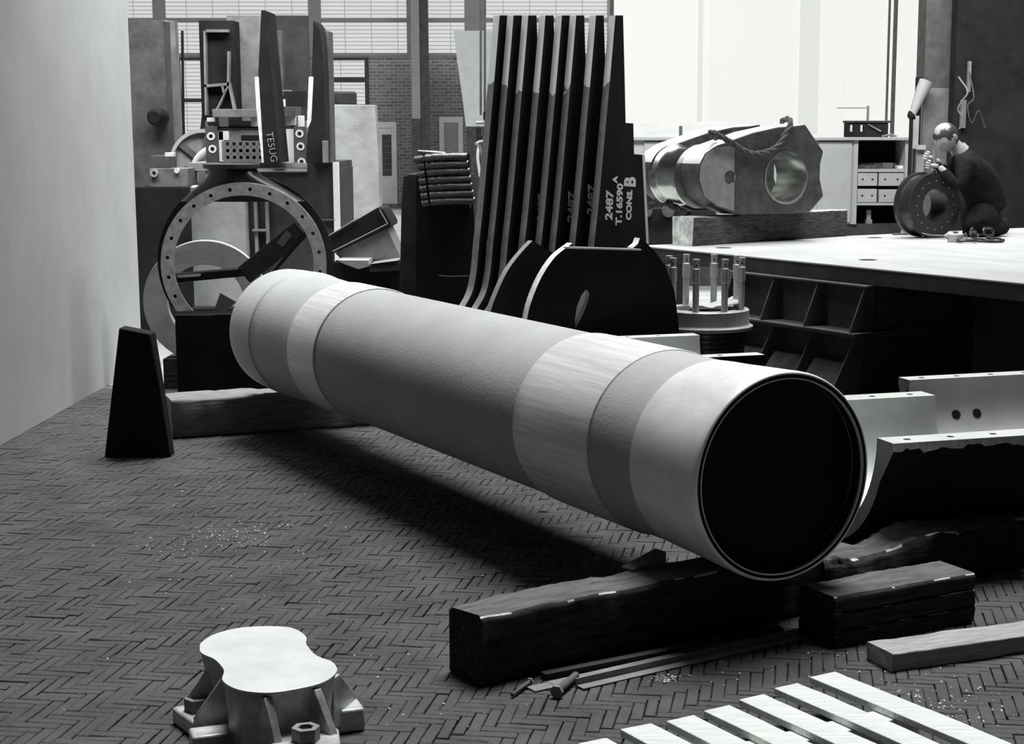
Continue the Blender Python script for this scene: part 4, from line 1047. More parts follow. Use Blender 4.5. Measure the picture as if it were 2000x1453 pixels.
# goods in the open shelf
o = B().box(fr(), (bx(1758), bx(1768)), (BY + 0.1, BY + 0.3), (bz(330) + 0.001, bz(324))).obj('small_box', 'white'); tag(o, 'small white box at the right end of the open bench shelf', 'box')
b = B(); rr = random.Random(4)
for k in range(14):
    x = bx(1680 + k * 5.2); b.timber(fr(x, BY + 0.15 + rr.random() * 0.2, bz(330) + 0.001, rr.uniform(-0.4, 0.4)), 0.12, 0.05, rr.uniform(0.02, 0.07), k, 0.006, 0.008, nl=5, mi_end=0)
tag(b.obj('tool_clutter', 'darkgrey'), 'jumble of dark tools and rags lying on the open bench shelf', 'clutter', kind='stuff')
t2_ = thing('bench_vice', 'small machine part standing in the bottom of the open bench unit', 'machine part', (bx(1706), BY + 0.2, zb_))
B().box(fr(), (bx(1700), bx(1712)), (BY + 0.15, BY + 0.3), (zb_, bz(430))).obj('base', 'grey', t2_); B().box(fr(), (bx(1702), bx(1710)), (BY + 0.18, BY + 0.26), (bz(430), bz(412))).obj('jaw', 'lightgrey', t2_)
# on the bench
o = B().hexa([Vector((bx(x), BY + yy, z)) for (x, yy, z) in ((1200, 0.3, zt_), (1425, 0.3, bz(264)), (1425, 0.34, bz(264)), (1200, 0.34, zt_), (1200, 0.45, bz(243)), (1425, 0.45, bz(236)), (1425, 0.49, bz(236)), (1200, 0.49, bz(243)))]).obj('backboard', 'lightgrey')
tag(o, 'pale board leaning along the back of the workbench, left end', 'board')
o = B().box(fr(), (bx(1325), bx(1331)), (BY - 0.12, BY - 0.07), (bz(300), bz(246))).obj('upright_stick', 'darkgrey'); 
o.parent = t; WORLD[o.name] = WORLD[t.name]; o.location = o.location - t.location
tbx = thing('toolbox', 'open black toolbox with bright clasps standing on the workbench', 'toolbox', (bx(1693), BY + 0.2, zt_))
B().box(fr(), (bx(1656), bx(1736)), (BY + 0.08, BY + 0.34), (zt_, bz(240))).obj('box_body', 'black', tbx, bevel=0.008)
B().box(fr(), (bx(1654), bx(1740)), (BY + 0.06, BY + 0.36), (bz(240), bz(235.5))).obj('lid', 'dark', tbx, bevel=0.006)
for x in (1661, 1681): B().box(fr(), (bx(x), bx(x + 4)), (BY + 0.065, BY + 0.082), (bz(257), bz(244))).obj('clasp', 'machined', tbx)
B().hexa([Vector((bx(x), BY + yy, z)) for (x, yy, z) in ((1696, 0.04, bz(244)), (1720, 0.04, bz(258)), (1720, 0.079, bz(258)), (1696, 0.079, bz(244)), (1696, 0.04, bz(242)), (1722, 0.04, bz(255)), (1722, 0.079, bz(255)), (1696, 0.079, bz(242)))]).obj('strap', 'grey', tbx)
hg = thing('height_gauge', 'slender height gauge with long arm standing on the toolbox', 'gauge', (bx(1699), BY + 0.2, bz(235.5)))
B().box(fr(), (bx(1697), bx(1701)), (BY + 0.19, BY + 0.22), (bz(235.5) + 0.001, bz(206))).obj('post', 'grey', hg)
B().box(fr(), (bx(1638), bx(1697)), (BY + 0.195, BY + 0.215), (bz(211.5), bz(209.5))).obj('arm', 'grey', hg)
b = B(); b.path([Vector((bx(1722), BY + 0.02, zt_ + 0.01)), Vector((bx(1738), BY + 0.0, zt_ + 0.03)), Vector((bx(1750), BY, zt_ + 0.012))], 0.012, 8)
tag(b.obj('hand_tool', 'grey'), 'small hand tool lying on the bench right of the toolbox', 'tool')

# ------------------------------------------------ things on the plate left of the crank
o = thing('roller_trolley', 'low dark roller bed with round ends behind the pale edge of the rib plates', 'trolley', tuple(at(1300, 455, Y=15.5)))
m4 = fr(); y0 = 15.2
B().box(fr(), (at(1262, 0, Y=y0).x, at(1345, 0, Y=y0).x), (y0, y0 + 0.3), (0, at(1300, 408, Y=y0).z)).obj('bed', 'black', o)
for px in (1262, 1305):
    q = at(px, 412, Y=y0 - 0.05); B().lathe(Matrix.Translation(q) @ UPR, [(0, 0.03), (0.055, 0.03), (0.055, -0.06), (0, -0.06)], 24).obj('roller', 'darkgrey', o)
q = at(1280, 398, Y=y0 + 0.1); B().path(smooth_line([q + Vector((-0.12, 0, -0.03)), q, q + Vector((0.05, 0, 0.05)), q + Vector((0.1, 0, 0.13))], 5), [0.012 + 0.001 * i for i in range(16)], 8).obj('curved_lever', 'grey', o)

# ================================================================== PILLAR AND MACHINE AT RIGHT
PYY = 17.45
t = thing('grey_pillar', 'broad grey painted pillar behind the kneeling person', 'pillar', (at(1829, 300, Y=PYY).x, PYY, 0))
xa, xb = at(1800, 300, Y=PYY).x, at(1858, 300, Y=PYY).x
B().box(fr(), (xa, xb), (PYY, PYY + 0.4), (0, at(1829, 172, Y=PYY).z)).obj('painted_shaft', 'grey', t)
B().box(fr(), (xa, xb), (PYY, PYY + 0.4), (at(1829, 172, Y=PYY).z, 3.4)).obj('rough_shaft', 'darkgrey', t)
t = thing('switch_cabinet', 'tall black machine cabinet with looped cables at the right edge', 'machine', (at(1900, 300, Y=17).x, 17.2, 0))
xc = at(1860, 300, Y=17).x; xd = at(2060, 300, Y=17).x
B().box(fr(), (xc, xd), (17, 17.25), (0, 3.3)).obj('cabinet_body', 'black', t)
for px, w_ in ((1886, 0.03), (1875, 0.05)): 
    x = at(px, 250, Y=16.95).x; B().box(fr(), (x, x + w_), (16.93, 16.99), (at(1880, 250 if w_ > 0.04 else 180, Y=17).z, at(1880, 195 if w_ > 0.04 else 120, Y=17).z)).obj('metal_strip', 'grey', t)
B().path(smooth_line([at(1872, 150, Y=16.9), at(1890, 178, Y=16.8), at(1880, 196, Y=16.82), at(1871, 214, Y=16.85), at(1882, 232, Y=16.85), at(1874, 252, Y=16.9)], 6), 0.009, 8).obj('cable', 'grey', t)
B().path(smooth_line([at(1893, 140, Y=16.9), at(1902, 190, Y=16.85), at(1890, 206, Y=16.82), at(1898, 240, Y=16.85), at(1912, 216, Y=16.82), at(1924, 250, Y=16.9)], 6), 0.007, 8).obj('cable', 'darkgrey', t)
t = thing('pipe_stand', 'upright clamp stand with a pale slanting tube beside the grey pillar', 'stand', (at(1785, 350, Y=17.2).x, 17.2, 0))
xq = lambda px: at(px, 300, Y=17.2).x
zq = lambda py: at(1785, py, Y=17.2).z
B().box(fr(), (xq(1779), xq(1791)), (17.15, 17.25), (zq(290), zq(226))).obj('upper_post', 'lightgrey', t)
B().box(fr(), (xq(1776), xq(1779)), (17.14, 17.26), (0, zq(226))).obj('rod', 'black', t)
B().box(fr(), (xq(1786), xq(1804)), (17.1, 17.28), (zq(292), zq(283))).obj('clamp', 'lightgrey', t)
B().box(fr(), (xq(1788), xq(1803)), (17.15, 17.25), (0, zq(292))).obj('lower_post', 'grey', t)
B().box(fr(), (xq(1791), xq(1800)), (17.3, 17.4), (0, zq(150))).obj('back_post', 'black', t)
B().path([at(1808, 160, Y=17.32), at(1781, 226, Y=17.24)], [0.075, 0.035], 20).obj('slanting_tube', 'lightgrey', t)
B().path([at(1781, 225, Y=16.99), at(1776, 229, Y=16.98)], [0.052, 0.03], 20).obj('tube_mouth', 'black', t)

# ================================================================== LEFT SIDE: RING FRAME AND ITS SURROUNDINGS
FY = 11.35
FA = R(-8)                                    # face turned slightly to the right
fc = at(477, 517, Y=FY)
fm = Matrix.Translation(fc) @ Matrix.Rotation(-FA, 4, 'Z') @ UPR
FA_ = -FA
t = thing('bolted_ring_casting', 'big round flanged casting with pale drilled face, cross arms and a neck on top', 'machine part', (fc.x, fc.y, at(400, 606, Y=FY).z), FA_)
RO, RI = 0.548, 0.462
zc = at(400, 606, Y=FY).z
a_lo = math.asin((zc - fc.z) / RO)
def arc_loop(r, a0, a1, n): return [(r * math.cos(a0 + (a1 - a0) * i / n), r * math.sin(a0 + (a1 - a0) * i / n)) for i in range(n + 1)]
a0 = a_lo; a1 = math.pi - a_lo
a0i = math.asin((zc - fc.z) / RI); a1i = math.pi - a0i
ol = arc_loop(RO, a0, a1, 64) + arc_loop(RI, a1i, a0i, 64)
holes = []
for k in range(24):
    a_ = R(9 + 15 * k)
    if math.sin(a_) * 0.505 > (zc - fc.z) + 0.03: holes.append(circ(0.505 * math.cos(a_), 0.505 * math.sin(a_), 0.0125, 12))
B().poly(fm, ol, holes, (-0.02, 0.0)).obj('drilled_face', 'rough_bright', t)
ol2 = arc_loop(RO + 0.0, a0, a1, 64) + arc_loop(RI + 0.035, math.pi - math.asin((zc - fc.z) / (RI + .035)), math.asin((zc - fc.z) / (RI + .035)), 64)
B().poly(fm, ol2, (), (-0.13, -0.0201)).obj('rim', 'black_gloss', t)
ol3 = arc_loop(RO + 0.045, math.asin((zc - fc.z) / (RO + .045)), math.pi - math.asin((zc - fc.z) / (RO + .045)), 64) + ol2[65:]
B().poly(fm, ol3, (), (-0.30, -0.26)).obj('rear_flange', 'black_gloss', t)
B().poly(fm, arc_loop(RO - 0.02, a0, a1, 64) + ol2[65:], (), (-0.26, -0.13)).obj('drum_wall', 'black_gloss', t)
for k in range(9):
    a_ = R(150 + 9.5 * k)
    q = fm @ Vector(((RO - 0.019) * math.cos(a_), (RO - 0.019) * math.sin(a_), -0.19)); nn = (fm.to_3x3() @ Vector((math.cos(a_), math.sin(a_), 0))).normalized()
    B().lathe(Matrix.Translation(q) @ nn.to_track_quat('Z', 'Y').to_matrix().to_4x4(), [(0, 0.012), (0.014, 0.012), (0.018, 0.0), (0, 0.0)], 10).obj('rim_bolt', 'grey', t)
# neck and its top flange
nc = at(452, 322, Y=FY + 0.16); zn = nc.z
b = B(); n = 40; rings = []
cxn = Vector((nc.x, FY + 0.16, 0))
for f_2, (hz, hw, hd2) in enumerate(((at(400, 330, Y=FY).z, 0.165, 0.15), (at(400, 342, Y=FY).z, 0.175, 0.15), (at(400, 355, Y=FY).z, 0.23, 0.14), (at(400, 375, Y=FY).z, 0.33, 0.12), (at(400, 395, Y=FY).z, 0.42, 0.10))):
    shift = 0.018 * f_2
    rings.append([b.bm.verts.new((cxn.x + shift + hw * math.cos(2 * math.pi * i / n), cxn.y + 0.0 + hd2 * math.sin(2 * math.pi * i / n), hz)) for i in range(n)])
for r0, r1 in zip(rings, rings[1:]):
    for i in range(n): b.bm.faces.new((r0[i], r0[(i + 1) % n], r1[(i + 1) % n], r1[i]))
b.bm.faces.new(rings[0]); b.obj('neck', 'black_gloss', t, angle=60)
B().lathe(fr(cxn.x, cxn.y, at(400, 330, Y=FY).z), [(0, 0), (0.185, 0), (0.19, 0.012), (0.19, 0.03), (0.0, 0.03)], 48).obj('neck_flange', 'darkgrey', t)
# cross arms: a level one and a slanting spoke
def lbar(p0, p1, wd, dp, m_, nm, off=-0.06):
    a_, c_ = [Vector(((fm.inverted() @ at(*p, Y=FY))[0], (fm.inverted() @ at(*p, Y=FY))[1])) for p in (p0, p1)]
    dv = (c_ - a_).normalized(); nv = Vector((-dv.y, dv.x)) * wd / 2
    B().poly(fm, [a_ - nv, c_ - nv, c_ + nv, a_ + nv], (), (off - dp, off)).obj(nm, m_, t, bevel=0.01)
lbar((338, 545), (505, 531), 0.055, 0.16, 'black_gloss', 'level_arm')
lbar((475, 540), (586, 452), 0.13, 0.10, 'darkgrey', 'slanting_spoke')
lbar((520, 548), (600, 455), 0.025, 0.16, 'black_gloss', 'spoke_web', -0.05)
lbar((344, 540), (392, 537.5), 0.018, 0.02, 'rough_bright', 'level_arm_highlight', -0.045)  # highlight on the arm, laid on as a bright strip
lbar((546, 480), (565, 455), 0.05, 0.012, 'lightgrey', 'chalk_patch', -0.052)
# dark chest that carries it
xl, xr = at(340, 620, Y=FY - 0.3).x, at(446, 620, Y=FY - 0.3).x
tag(B().box(fr(), (xl, xr + 0.6), (FY - 0.28, FY + 0.3), (0, zc - 0.002)).obj('steel_chest', 'black', bevel=0.004), 'black steel chest carrying the big round casting', 'chest')
o = B().hexa([Vector((at(x, y, Y=Y_).x, Y_, at(x, y, Y=Y_).z)) for (x, y, Y_) in ((418, 606, 11.06), (440, 608, 11.06), (440, 608, 11.1), (418, 606, 11.1), (430, 572, 11.06), (462, 590, 11.06), (462, 590, 11.1), (430, 572, 11.1))]).obj('plate_offcut', 'grey')
tag(o, 'small grey triangular plate offcut on the chest by the far shaft end', 'plate')

# big annulus behind
ac = at(402, 590, Y=12.1)
am = Matrix.Translation(ac) @ Matrix.Rotation(R(8), 4, 'Z') @ UPR
tag(B().lathe(am, [(0.27, -0.12), (0.44, -0.12), (0.44, 0.0), (0.27, 0.0)], 72, closed=True).obj('steel_annulus', 'slab', bevel=0.004), 'large flat steel ring standing on edge behind the big round casting', 'ring')
bpy.data.objects['steel_annulus'].location.z += 0
tag(B().box(fr(), (ac.x - 0.3, ac.x + 0.3), (12.0, 12.3), (0, ac.z - 0.40)).obj('wood_block', 'wood_black'), 'dark block under the steel ring behind the big round casting', 'block')
# drum
dc = at(426, 400, Y=14.0)
dr = thing('steel_drum', 'mottled grey upright cylinder seen through the big round casting', 'cylinder', (dc.x, 14.0, 0))
rdr = at(478, 400, Y=14).x - dc.x
B().lathe(fr(dc.x, 14.0, 0), [(0, 0), (rdr, 0), (rdr, at(426, 365, Y=14).z), (rdr - 0.02, at(426, 362, Y=14).z), (0, at(426, 362, Y=14).z)], 48).obj('drum_wall', 'slab', dr)
# black press table with fins
def P4(name, px0, px1, py0, py1, Y, dp, m_, parent=None, bevel=0.003, z0=None):
    a_, c_ = at(px0, py1, Y=Y), at(px1, py0, Y=Y)
    return B().box(fr(), (a_.x, c_.x), (Y, Y + dp), (a_.z if z0 is None else z0, c_.z)).obj(name, m_, parent, bevel=bevel)
t = thing('fabricated_bed', 'black fabricated steel bed with two tall tapering fins and a pale right edge', 'machine', (at(570, 400, Y=15).x, 15, 0))
P4('bed_body', 484, 656, 330, 700, 15.0, 1.2, 'dark', t, z0=0)
P4('bed_top', 484, 600, 331, 336, 14.97, 1.2, 'lightgrey', t)
P4('pale_edge', 654, 661, 317, 520, 14.96, 0.05, 'white', t, z0=0.1)
P4('raised_end', 600, 654, 317, 331, 15.0, 1.2, 'dark', t)
P4('cross_bar', 600, 655, 428, 431, 14.96, 0.03, 'darkgrey', t)
for k, px in enumerate((481, 499, 521)): P4('stiffener', px, px + 2.2, 380, 520, 14.93, 0.06, 'grey', t)
P4('stiffener_foot', 492, 520, 448, 452, 14.9, 0.08, 'grey', t)
def fin(pts, Y, th, m_, parent, nm='fin', mi_edge=None, edge_m='machined'):
    b = slabtrace(B(), pts, Y, th); return b.obj(nm, [m_], parent, bevel=0.004)
fin([(510, 20), (518, 20), (546, 318), (514, 318), (504, 150)], 14.6, 0.5, 'black', t)
fin([(497, 150), (505, 150), (515, 318), (511, 318), (500, 210)], 14.59, 0.3, 'rough_bright', t, 'fin_edge')
fin([(612, 40), (626, 60), (633, 150), (634, 318), (598, 318), (600, 262), (606, 240)], 14.6, 0.5, 'black', t)
fin([(603, 150), (612, 150), (608, 235), (602, 250), (599, 250)], 14.59, 0.3, 'rough_bright', t, 'fin_edge')
q = at(516, 300, Y=14.6)
text('TE5UG', 0.085, Matrix.Translation((at(519, 256, Y=14.58).x, 14.588, at(517, 258, Y=14.58).z)) @ UPR @ Matrix.Rotation(R(-82), 4, 'Z'), t, offset=-0.001, mat='lightgrey')
P4('dark_post', 630, 641, 60, 318, 14.9, 0.3, 'darkgrey', t)
P4('small_tube', 630, 638, 275, 318, 14.55, 0.1, 'grey', t)

# machined housing standing behind the fin
t = thing('machined_housing', 'grey cast housing with pale pads and bored lugs behind the neck of the ring casting', 'machine part', (at(500, 330, Y=15.6).x, 15.8, at(500, 330, Y=15.6).z))
HY = 15.6
P4('housing_body', 404, 598, 236, 331, HY, 0.5, 'grey', t)
P4('lower_ledge', 366, 600, 318, 334, HY - 0.1, 0.8, 'slab', t)
for x0, x1, y0, y1 in ((404, 420, 230, 238), (428, 446, 229, 247), (490, 502, 229, 247), (552, 578, 226, 245), (582, 594, 226, 255), (424, 447, 256, 274), (428, 436, 256, 316), (551, 575, 252, 325)):
    P4('machined_pad', x0, x1, y0, y1, HY - 0.03, 0.03, 'white', t)
P4('top_plank', 415, 502, 213, 229, HY - 0.1, 0.4, 'grey', t); P4('top_plank', 520, 575, 209, 228, HY - 0.1, 0.4, 'darkgrey', t)
P4('dark_slot', 420, 505, 247, 250, HY - 0.02, 0.02, 'black', t); P4('dark_window', 471, 505, 264, 275, HY - 0.02, 0.02, 'black', t)
for x0, x1 in ((403, 424), (575, 597)): P4('lug_plate', x0, x1, 247, 330, HY - 0.06, 0.06, 'darkgrey', t)
for x, y in ((412, 266), (415, 291), (585, 261), (587, 286), (589, 316)):
    q = at(x, y, Y=HY - 0.062)
    lg = B().lathe(Matrix.Translation(q) @ UPR, [(0.019, -0.01), (0.037, -0.01), (0.037, 0.004), (0.019, 0.004)], 28, closed=True).obj('bored_boss', 'white', t)
    B().lathe(Matrix.Translation(q) @ UPR, [(0, 0.0), (0.0188, 0.0), (0.0188, 0.001), (0, 0.001)], 20).obj('bore', 'black', lg)
t = thing('punched_plate', 'grey plate punched with rows of square holes leaning on the housing', 'plate', tuple(at(500, 314, Y=HY - 0.2)))
a_, c_ = at(434, 314, Y=HY - 0.2), at(558, 275, Y=HY - 0.2)
hs = []
nx = 9
for i in range(nx):
    for j in range(3):
        cxh = a_.x + (c_.x - a_.x) * (0.09 + 0.82 * i / (nx - 1)); czh = a_.z + (c_.z - a_.z) * (0.17 + 0.34 * j)
        s2 = 0.0145; hs.append([(cxh - s2, czh - s2), (cxh + s2, czh - s2), (cxh + s2, czh + s2), (cxh - s2, czh + s2)])
        if i < nx - 1 and j < 2: hs.append(circ(cxh + (c_.x - a_.x) * 0.82 / (nx - 1) / 2, czh + 0.031, 0.006, 8))
B().poly(Matrix.Translation((0, HY - 0.18, 0)) @ UPR, [(a_.x, a_.z), (c_.x, a_.z), (c_.x, c_.z), (a_.x, c_.z)], hs, (0, 0.02)).obj('plate', 'grey', t)
B().box(fr(), (a_.x + 0.01, c_.x - 0.01), (HY - 0.150, HY - 0.14), (a_.z + 0.01, c_.z - 0.01)).obj('dark_backing', 'black', t)

# cast frame with diagonal ribs, post, grey board above
t = thing('ribbed_casting', 'black cast frame with pale diagonal ribs rising above the housing', 'machine part', (at(425, 225, Y=17).x, 17, 0))
P4('back_wall', 398, 456, 40, 335, 17.05, 0.3, 'black', t, z0=0)
def ribline(p0, p1, wpx, nm='rib'):
    a_, c_ = at(*p0, Y=16.95), at(*p1, Y=16.95); dv = (c_ - a_).normalized(); nv = Vector((-dv.z, 0, dv.x)) * wpx / 190 / 2
    pts = [a_ - nv, c_ - nv, c_ + nv, a_ + nv]
    B().poly(Matrix.Translation((0, 17.04, 0)) @ UPR, [(p.x, p.z) for p in pts], (), (0, 0.09)).obj(nm, 'grey', t)
ribline((399, 60), (402, 225), 4); ribline((399, 168), (446, 164), 5); ribline((446, 100), (445, 168), 4); ribline((446, 166), (421, 218), 3); ribline((446, 160), (457, 214), 4); ribline((434, 168), (437, 182), 4); ribline((402, 60), (446, 60), 5)
P4('grey_board', 448, 512, 30, 222, 17.4, 0.1, 'grey', t, z0=0.3)
P4('dark_panel', 512, 600, 30, 330, 17.6, 0.1, 'dark', t, z0=0)
t = thing('drill_press', 'dark upright drilling head with a crossbar behind the first fin', 'machine', (at(545, 200, Y=17.2).x, 17.2, 0))
P4('column', 538, 550, 60, 335, 17.2, 0.15, 'darkgrey', t, z0=0); P4('crossbar', 519, 570, 176, 179, 17.1, 0.05, 'grey', t)
P4('head', 555, 590, 178, 206, 17.0, 0.3, 'black', t); P4('pale_spindle', 551, 557, 194, 208, 16.98, 0.05, 'white', t); P4('guard', 520, 536, 150, 205, 17.1, 0.2, 'black', t)

# far left: wheel, pipe, posts, small machine
t = thing('flywheel', 'large spoked flywheel leaning left of the housing', 'wheel', tuple(at(398, 322, Y=16.6)))
wc = at(398, 318, Y=16.6); wm = Matrix.Translation(wc) @ Matrix.Rotation(R(10), 4, 'Z') @ UPR
B().lathe(wm, [(0.29, -0.1), (0.325, -0.1), (0.325, 0.02), (0.29, 0.02)], 64, closed=True).obj('wheel_rim', 'lightgrey', t)
B().lathe(wm, [(0, -0.08), (0.29, -0.08), (0.29, -0.04), (0, -0.04)], 64).obj('wheel_disc', 'grey', t)
B().box(fr(), (wc.x - 0.05, wc.x + 0.05), (16.72, 16.85), (0, wc.z)).obj('wheel_stand', 'dark', t)
for k in range(3):
    a_ = R(20 + 60 * k); dv = Vector((math.cos(a_), math.sin(a_), 0)); nv = Vector((-dv.y, dv.x, 0)) * 0.03
    B().poly(wm, [tuple((dv * -0.285 - nv)[:2]), tuple((dv * 0.285 - nv)[:2]), tuple((dv * 0.285 + nv)[:2]), tuple((dv * -0.285 + nv)[:2])], (), (-0.039, -0.01 + 0.001 * k)).obj('wheel_spoke', 'darkgrey', t)
t = thing('curved_guard', 'pale curved guard arm in front of the flywheel', 'guard', tuple(at(385, 318, Y=16.2)))
B().path(smooth_line([at(378, 325, Y=16.2), at(384, 312, Y=16.2), at(394, 300, Y=16.2), at(406, 292, Y=16.2)], 6), 0.03, 10).obj('arm', 'white', t)
t = thing('small_gearbox', 'small grey gearbox with a round bore on the dark bench at far left', 'machine part', tuple(at(330, 365, Y=15.2)))
P4('box_body', 293, 366, 329, 365, 15.2, 0.4, 'grey', t); P4('upper_block', 293, 330, 304, 328.7, 15.3, 0.3, 'darkgrey', t)
q = at(302, 338, Y=15.19); B().lathe(Matrix.Translation(q) @ UPR, [(0.018, 0), (0.035, 0), (0.035, 0.03), (0.018, 0.03)], 24, closed=True).obj('round_bore', 'lightgrey', t)
q = at(346, 333, Y=15.19); B().lathe(Matrix.Translation(q) @ UPR, [(0, 0), (0.024, 0), (0.024, 0.02), (0, 0.02)], 16).obj('cap', 'white', t)
P4('pale_cap', 322, 338, 298, 306, 15.1, 0.1, 'white', t)
tag(P4('dark_bench', 270, 374, 366, 700, 15.1, 1.0, 'black', z0=0), 'black steel bench carrying the small gearbox, far left', 'bench')
t = thing('hoist_post', 'dark post with a round hook block at the far left edge', 'post', (at(300, 250, Y=18).x, 18, 0))
P4('post', 262, 319, 40, 365, 18.2, 0.3, 'darkgrey', t, z0=0)
q = at(306, 229, Y=18.0); B().lathe(Matrix.Translation(q) @ UPR, [(0, 0.1), (0.06, 0.1), (0.09, 0.05), (0.09, -0.19), (0, -0.19)], 28).obj('hook_block', 'black', t)
o = thing('steel_upright', 'pale and grey steel upright beside the slatted window, leaning slightly', 'column', (at(335, 250, Y=19).x, 19, 0))
slabtrace(B(), [(315, 40), (324, 40), (336, 292), (347, 590), (336, 590)], 19, 0.2).obj('pale_flange', 'white', o)
slabtrace(B(), [(324, 40), (341, 40), (352, 292), (362, 590), (347, 590)], 19.05, 0.15).obj('grey_web', 'grey', o)
b = B(); b.path([at(399, 200, Y=19.4), at(392, 262, Y=19.4), at(391, 300, Y=19.4), Vector((at(391, 300, Y=19.4).x, 19.4, 0))], 0.012, 8); 
b.path([at(356, 60, Y=19.5), at(358, 230, Y=19.5), at(360, 300, Y=19.5), Vector((at(360, 300, Y=19.5).x, 19.5, 0))], 0.016, 8); tag(b.obj('thin_pipe', 'black'), 'thin black pipes hanging in front of the slatted window', 'pipe')

# dark machine corner at left edge, foreground
o = slabtrace(B(), [(232, 640), (294, 652), (312, 760), (333, 897), (200, 925)], 9.45, 0.12).obj('machine_foot', 'black', bevel=0.01)
tag(o, 'black machine foot standing on the bricks by the left wall', 'machine')

# ================================================================== MIDDLE: SLAB, BOXES, COLUMN WITH SLEEVES
t = thing('marking_slab', 'tall mottled grey slab standing upright left of the glazed door', 'slab', (at(685, 300, Y=18).x, 18, 0))
slabtrace(B(), [(632, 204), (731, 205), (738, 290), (742, 402), (744, 520), (640, 520)], 18, 0.25).obj('slab', 'slab', t, bevel=0.01)
dc = at(658, 180, Y=18.7)
o = B().lathe(fr(dc.x, 18.9, 0), [(0, 0), (0.19, 0), (0.19, at(658, 182, Y=18.7).z), (0.17, at(658, 178, Y=18.7).z), (0, at(658, 178, Y=18.7).z)], 40).obj('black_drum', 'dark'); tag(o, 'black round drum top showing above the mottled slab', 'drum')
def tilt_box():
    t = thing('open_steel_box', 'black open steel box tipped on a grey wedge-shaped plate', 'box', tuple(at(700, 470, Y=13)))
    Y = 13.0
    fin([(634, 466), (738, 405), (748, 408), (764, 436), (764, 443), (640, 500), (636, 500)], Y, 0.5, 'black', t, 'box_shell')
    b = B(); b.path([at(636, 498, Y=Y - 0.012), at(757, 437, Y=Y - 0.012)], 0.0045, 6); b.path([at(757, 437, Y=Y - 0.012), at(741, 409, Y=Y - 0.012)], 0.004, 6); b.path([at(633, 466, Y=Y - 0.012), at(700, 425, Y=Y - 0.012)], 0.004, 6)
    b.obj('bright_rim', 'lightgrey', t)
    t = thing('wedge_plate', 'grey wedge-shaped steel plate under the tipped box', 'plate', tuple(at(710, 505, Y=13.05)))
    fin([(654, 494), (757, 445), (782, 500), (782, 508), (668, 508)], Y + 0.02, 0.4, 'grey', t, 'plate')
    t = thing('stacked_blocks', 'dark steel blocks with a pale top pad beneath the tipped box', 'block', (at(710, 560, Y=12.8).x, 12.8, 0))
    fin([(650, 512), (782, 512), (800, 760), (640, 760)], 12.9, 0.6, 'black', t, 'block')
    fin([(658, 508), (719, 508), (722, 520), (700, 526), (672, 516)], 12.75, 0.4, 'lightgrey', t, 'pale_pad')
    fin([(722, 516), (782, 508), (782, 528), (722, 532)], 12.72, 0.3, 'dark', t, 'upper_bar'); fin([(724, 516), (776, 509.5), (776, 508.5), (724, 515)], 12.71, 0.28, 'grey', t, 'bar_edge')
tilt_box()
t = thing('black_column', 'black faceted machine column standing behind the shaft', 'machine', (at(860, 500, Y=12).x, 12, 0))
fin([(788, 344), (800, 340), (812, 340), (815, 800), (776, 800), (784, 400)], 12.1, 0.35, 'dark', t, 'side_facet')
fin([(812, 342), (920, 342), (926, 420), (938, 800), (815, 800)], 12.0, 0.6, 'black', t, 'column_body')
b = B(); b.path([at(857, 538, Y=11.97), at(880, 540, Y=11.97), at(915, 539, Y=11.97)], 0.004, 6); b.obj('weld_seam', 'grey', t)
tt = thing('roll_bundle', 'bundle of shiny dark sleeves stacked flat on the black column', 'bundle', tuple(at(868, 405, Y=11.9)))
for k in range(7):
    y = 309 + k * 14.3
    xl_, xr_ = 811 + k * 1.8, 912 + k * 2.5
    YY = 11.76
    L0 = smooth_line([at(xl_ + 20, y, Y=YY), at((xl_ + xr_) / 2, y - 2.5 + (k % 2), Y=YY - 0.01), at(xr_, y - 3, Y=YY)], 8)
    B().path(L0, [0.0262 + 0.0012 * math.sin(i * 1.7 + k) for i in range(len(L0))], 16).obj('sleeve', 'rubber', tt)
    B().path([at(xl_ + (k > 0) * 4, y + 3, Y=YY + 0.02), at(xl_ + 17, y + 0.5, Y=YY + 0.005)], 0.0245, 16).obj('sleeve_end', 'rubber', tt)
B().path([at(816, 296, Y=11.8), at(850, 300, Y=11.8), at(870, 300, Y=11.8)], [0.012, 0.02, 0.012], 10).obj('top_roll', 'rubber', tt)
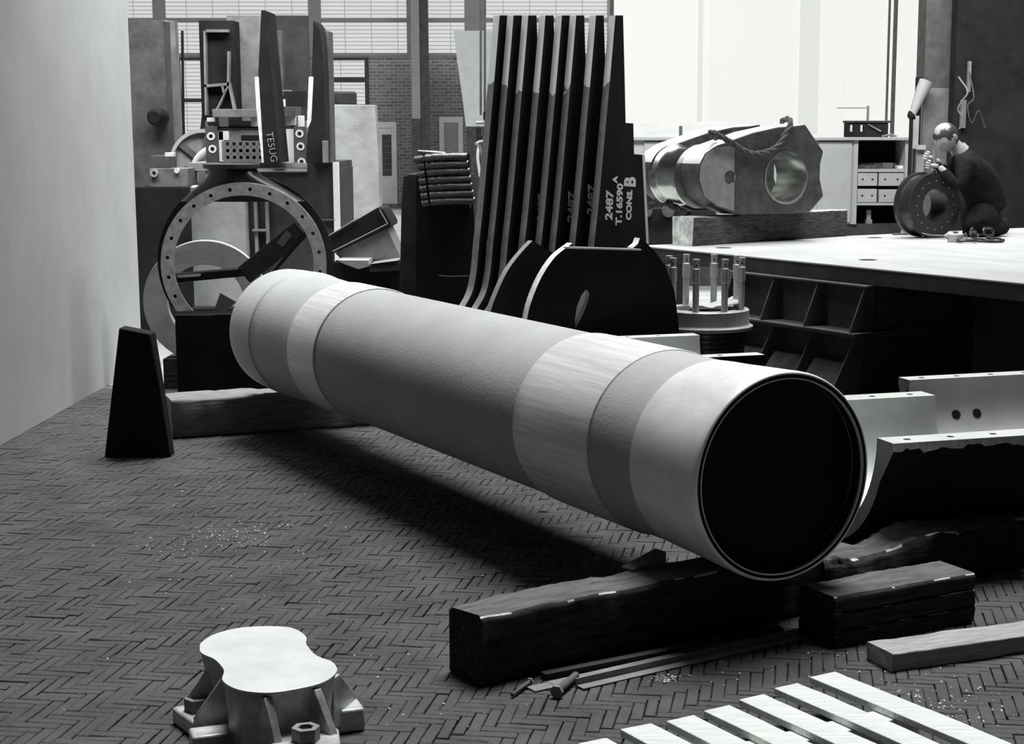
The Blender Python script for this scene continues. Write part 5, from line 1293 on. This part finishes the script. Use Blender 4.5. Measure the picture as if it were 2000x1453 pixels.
B().box(fr(), (at(824, 350, Y=11.85).x, at(918, 350, Y=11.85).x), (11.79, 11.995), (at(868, 407, Y=11.85).z, at(868, 300, Y=11.85).z)).obj('sleeve_core', 'black', tt)

# chain hoist hanging by the white column
t = thing('chain_hoist', 'chain hoist with hook blocks hanging by the white column', 'hoist', tuple(at(945, 250, Y=14)))
for px in (939, 947): B().path([at(px, -40, Y=14), at(px, 225 if px < 945 else 232, Y=14)], 0.010, 8).obj('hoist_chain', 'darkgrey', t)
for x, y, r in ((949, 226, 0.022), (935, 258, 0.02), (936, 272, 0.024), (951, 258, 0.03)):
    q = at(x, y, Y=14); B().lathe(Matrix.Translation(q), [(0, -0.05), (r, -0.03), (r, 0.03), (0, 0.05)], 16).obj('hook_block', 'black', t)
B().path([at(930, 240, Y=14), at(945, 239, Y=14), at(957, 239, Y=14)], 0.012, 8).obj('cross_bar', 'lightgrey', t)
t = thing('hanging_sling', 'pale loop sling hanging below the chain hoist', 'sling', tuple(at(940, 330, Y=13.9)))
B().path(smooth_line([at(935, 282, Y=13.9), at(933, 310, Y=13.9), at(938, 345, Y=13.9)], 6), 0.012, 8).obj('sling_leg', 'white', t)
B().path(smooth_line([at(936, 282, Y=13.85), at(944, 320, Y=13.85), at(943, 350, Y=13.85)], 6), 0.010, 8).obj('sling_leg', 'grey', t)
B().path(smooth_line([at(950, 277, Y=13.9), at(952, 300, Y=13.9), at(948, 325, Y=13.9)], 6), 0.022, 8).obj('sling_leg', 'white', t)
B().path([at(929, 281, Y=13.88), at(936, 277, Y=13.96), at(950, 275, Y=13.96), at(956, 279, Y=13.88)], 0.012, 8).obj('spreader', 'lightgrey', t)
t = thing('low_benches', 'pale low bench tops stacked between the black column and the rib plates', 'bench', (at(945, 440, Y=16).x, 16, 0))
P4('bench_top', 905, 965, 394, 404, 16.0, 0.6, 'lightgrey', t); P4('bench_body', 905, 965, 404, 640, 16.05, 0.6, 'dark', t, z0=0)
for y in (412, 438, 446, 458): P4('bench_rail', 905, 962, y, y + 3, 15.98, 0.03, 'lightgrey', t)
t = None
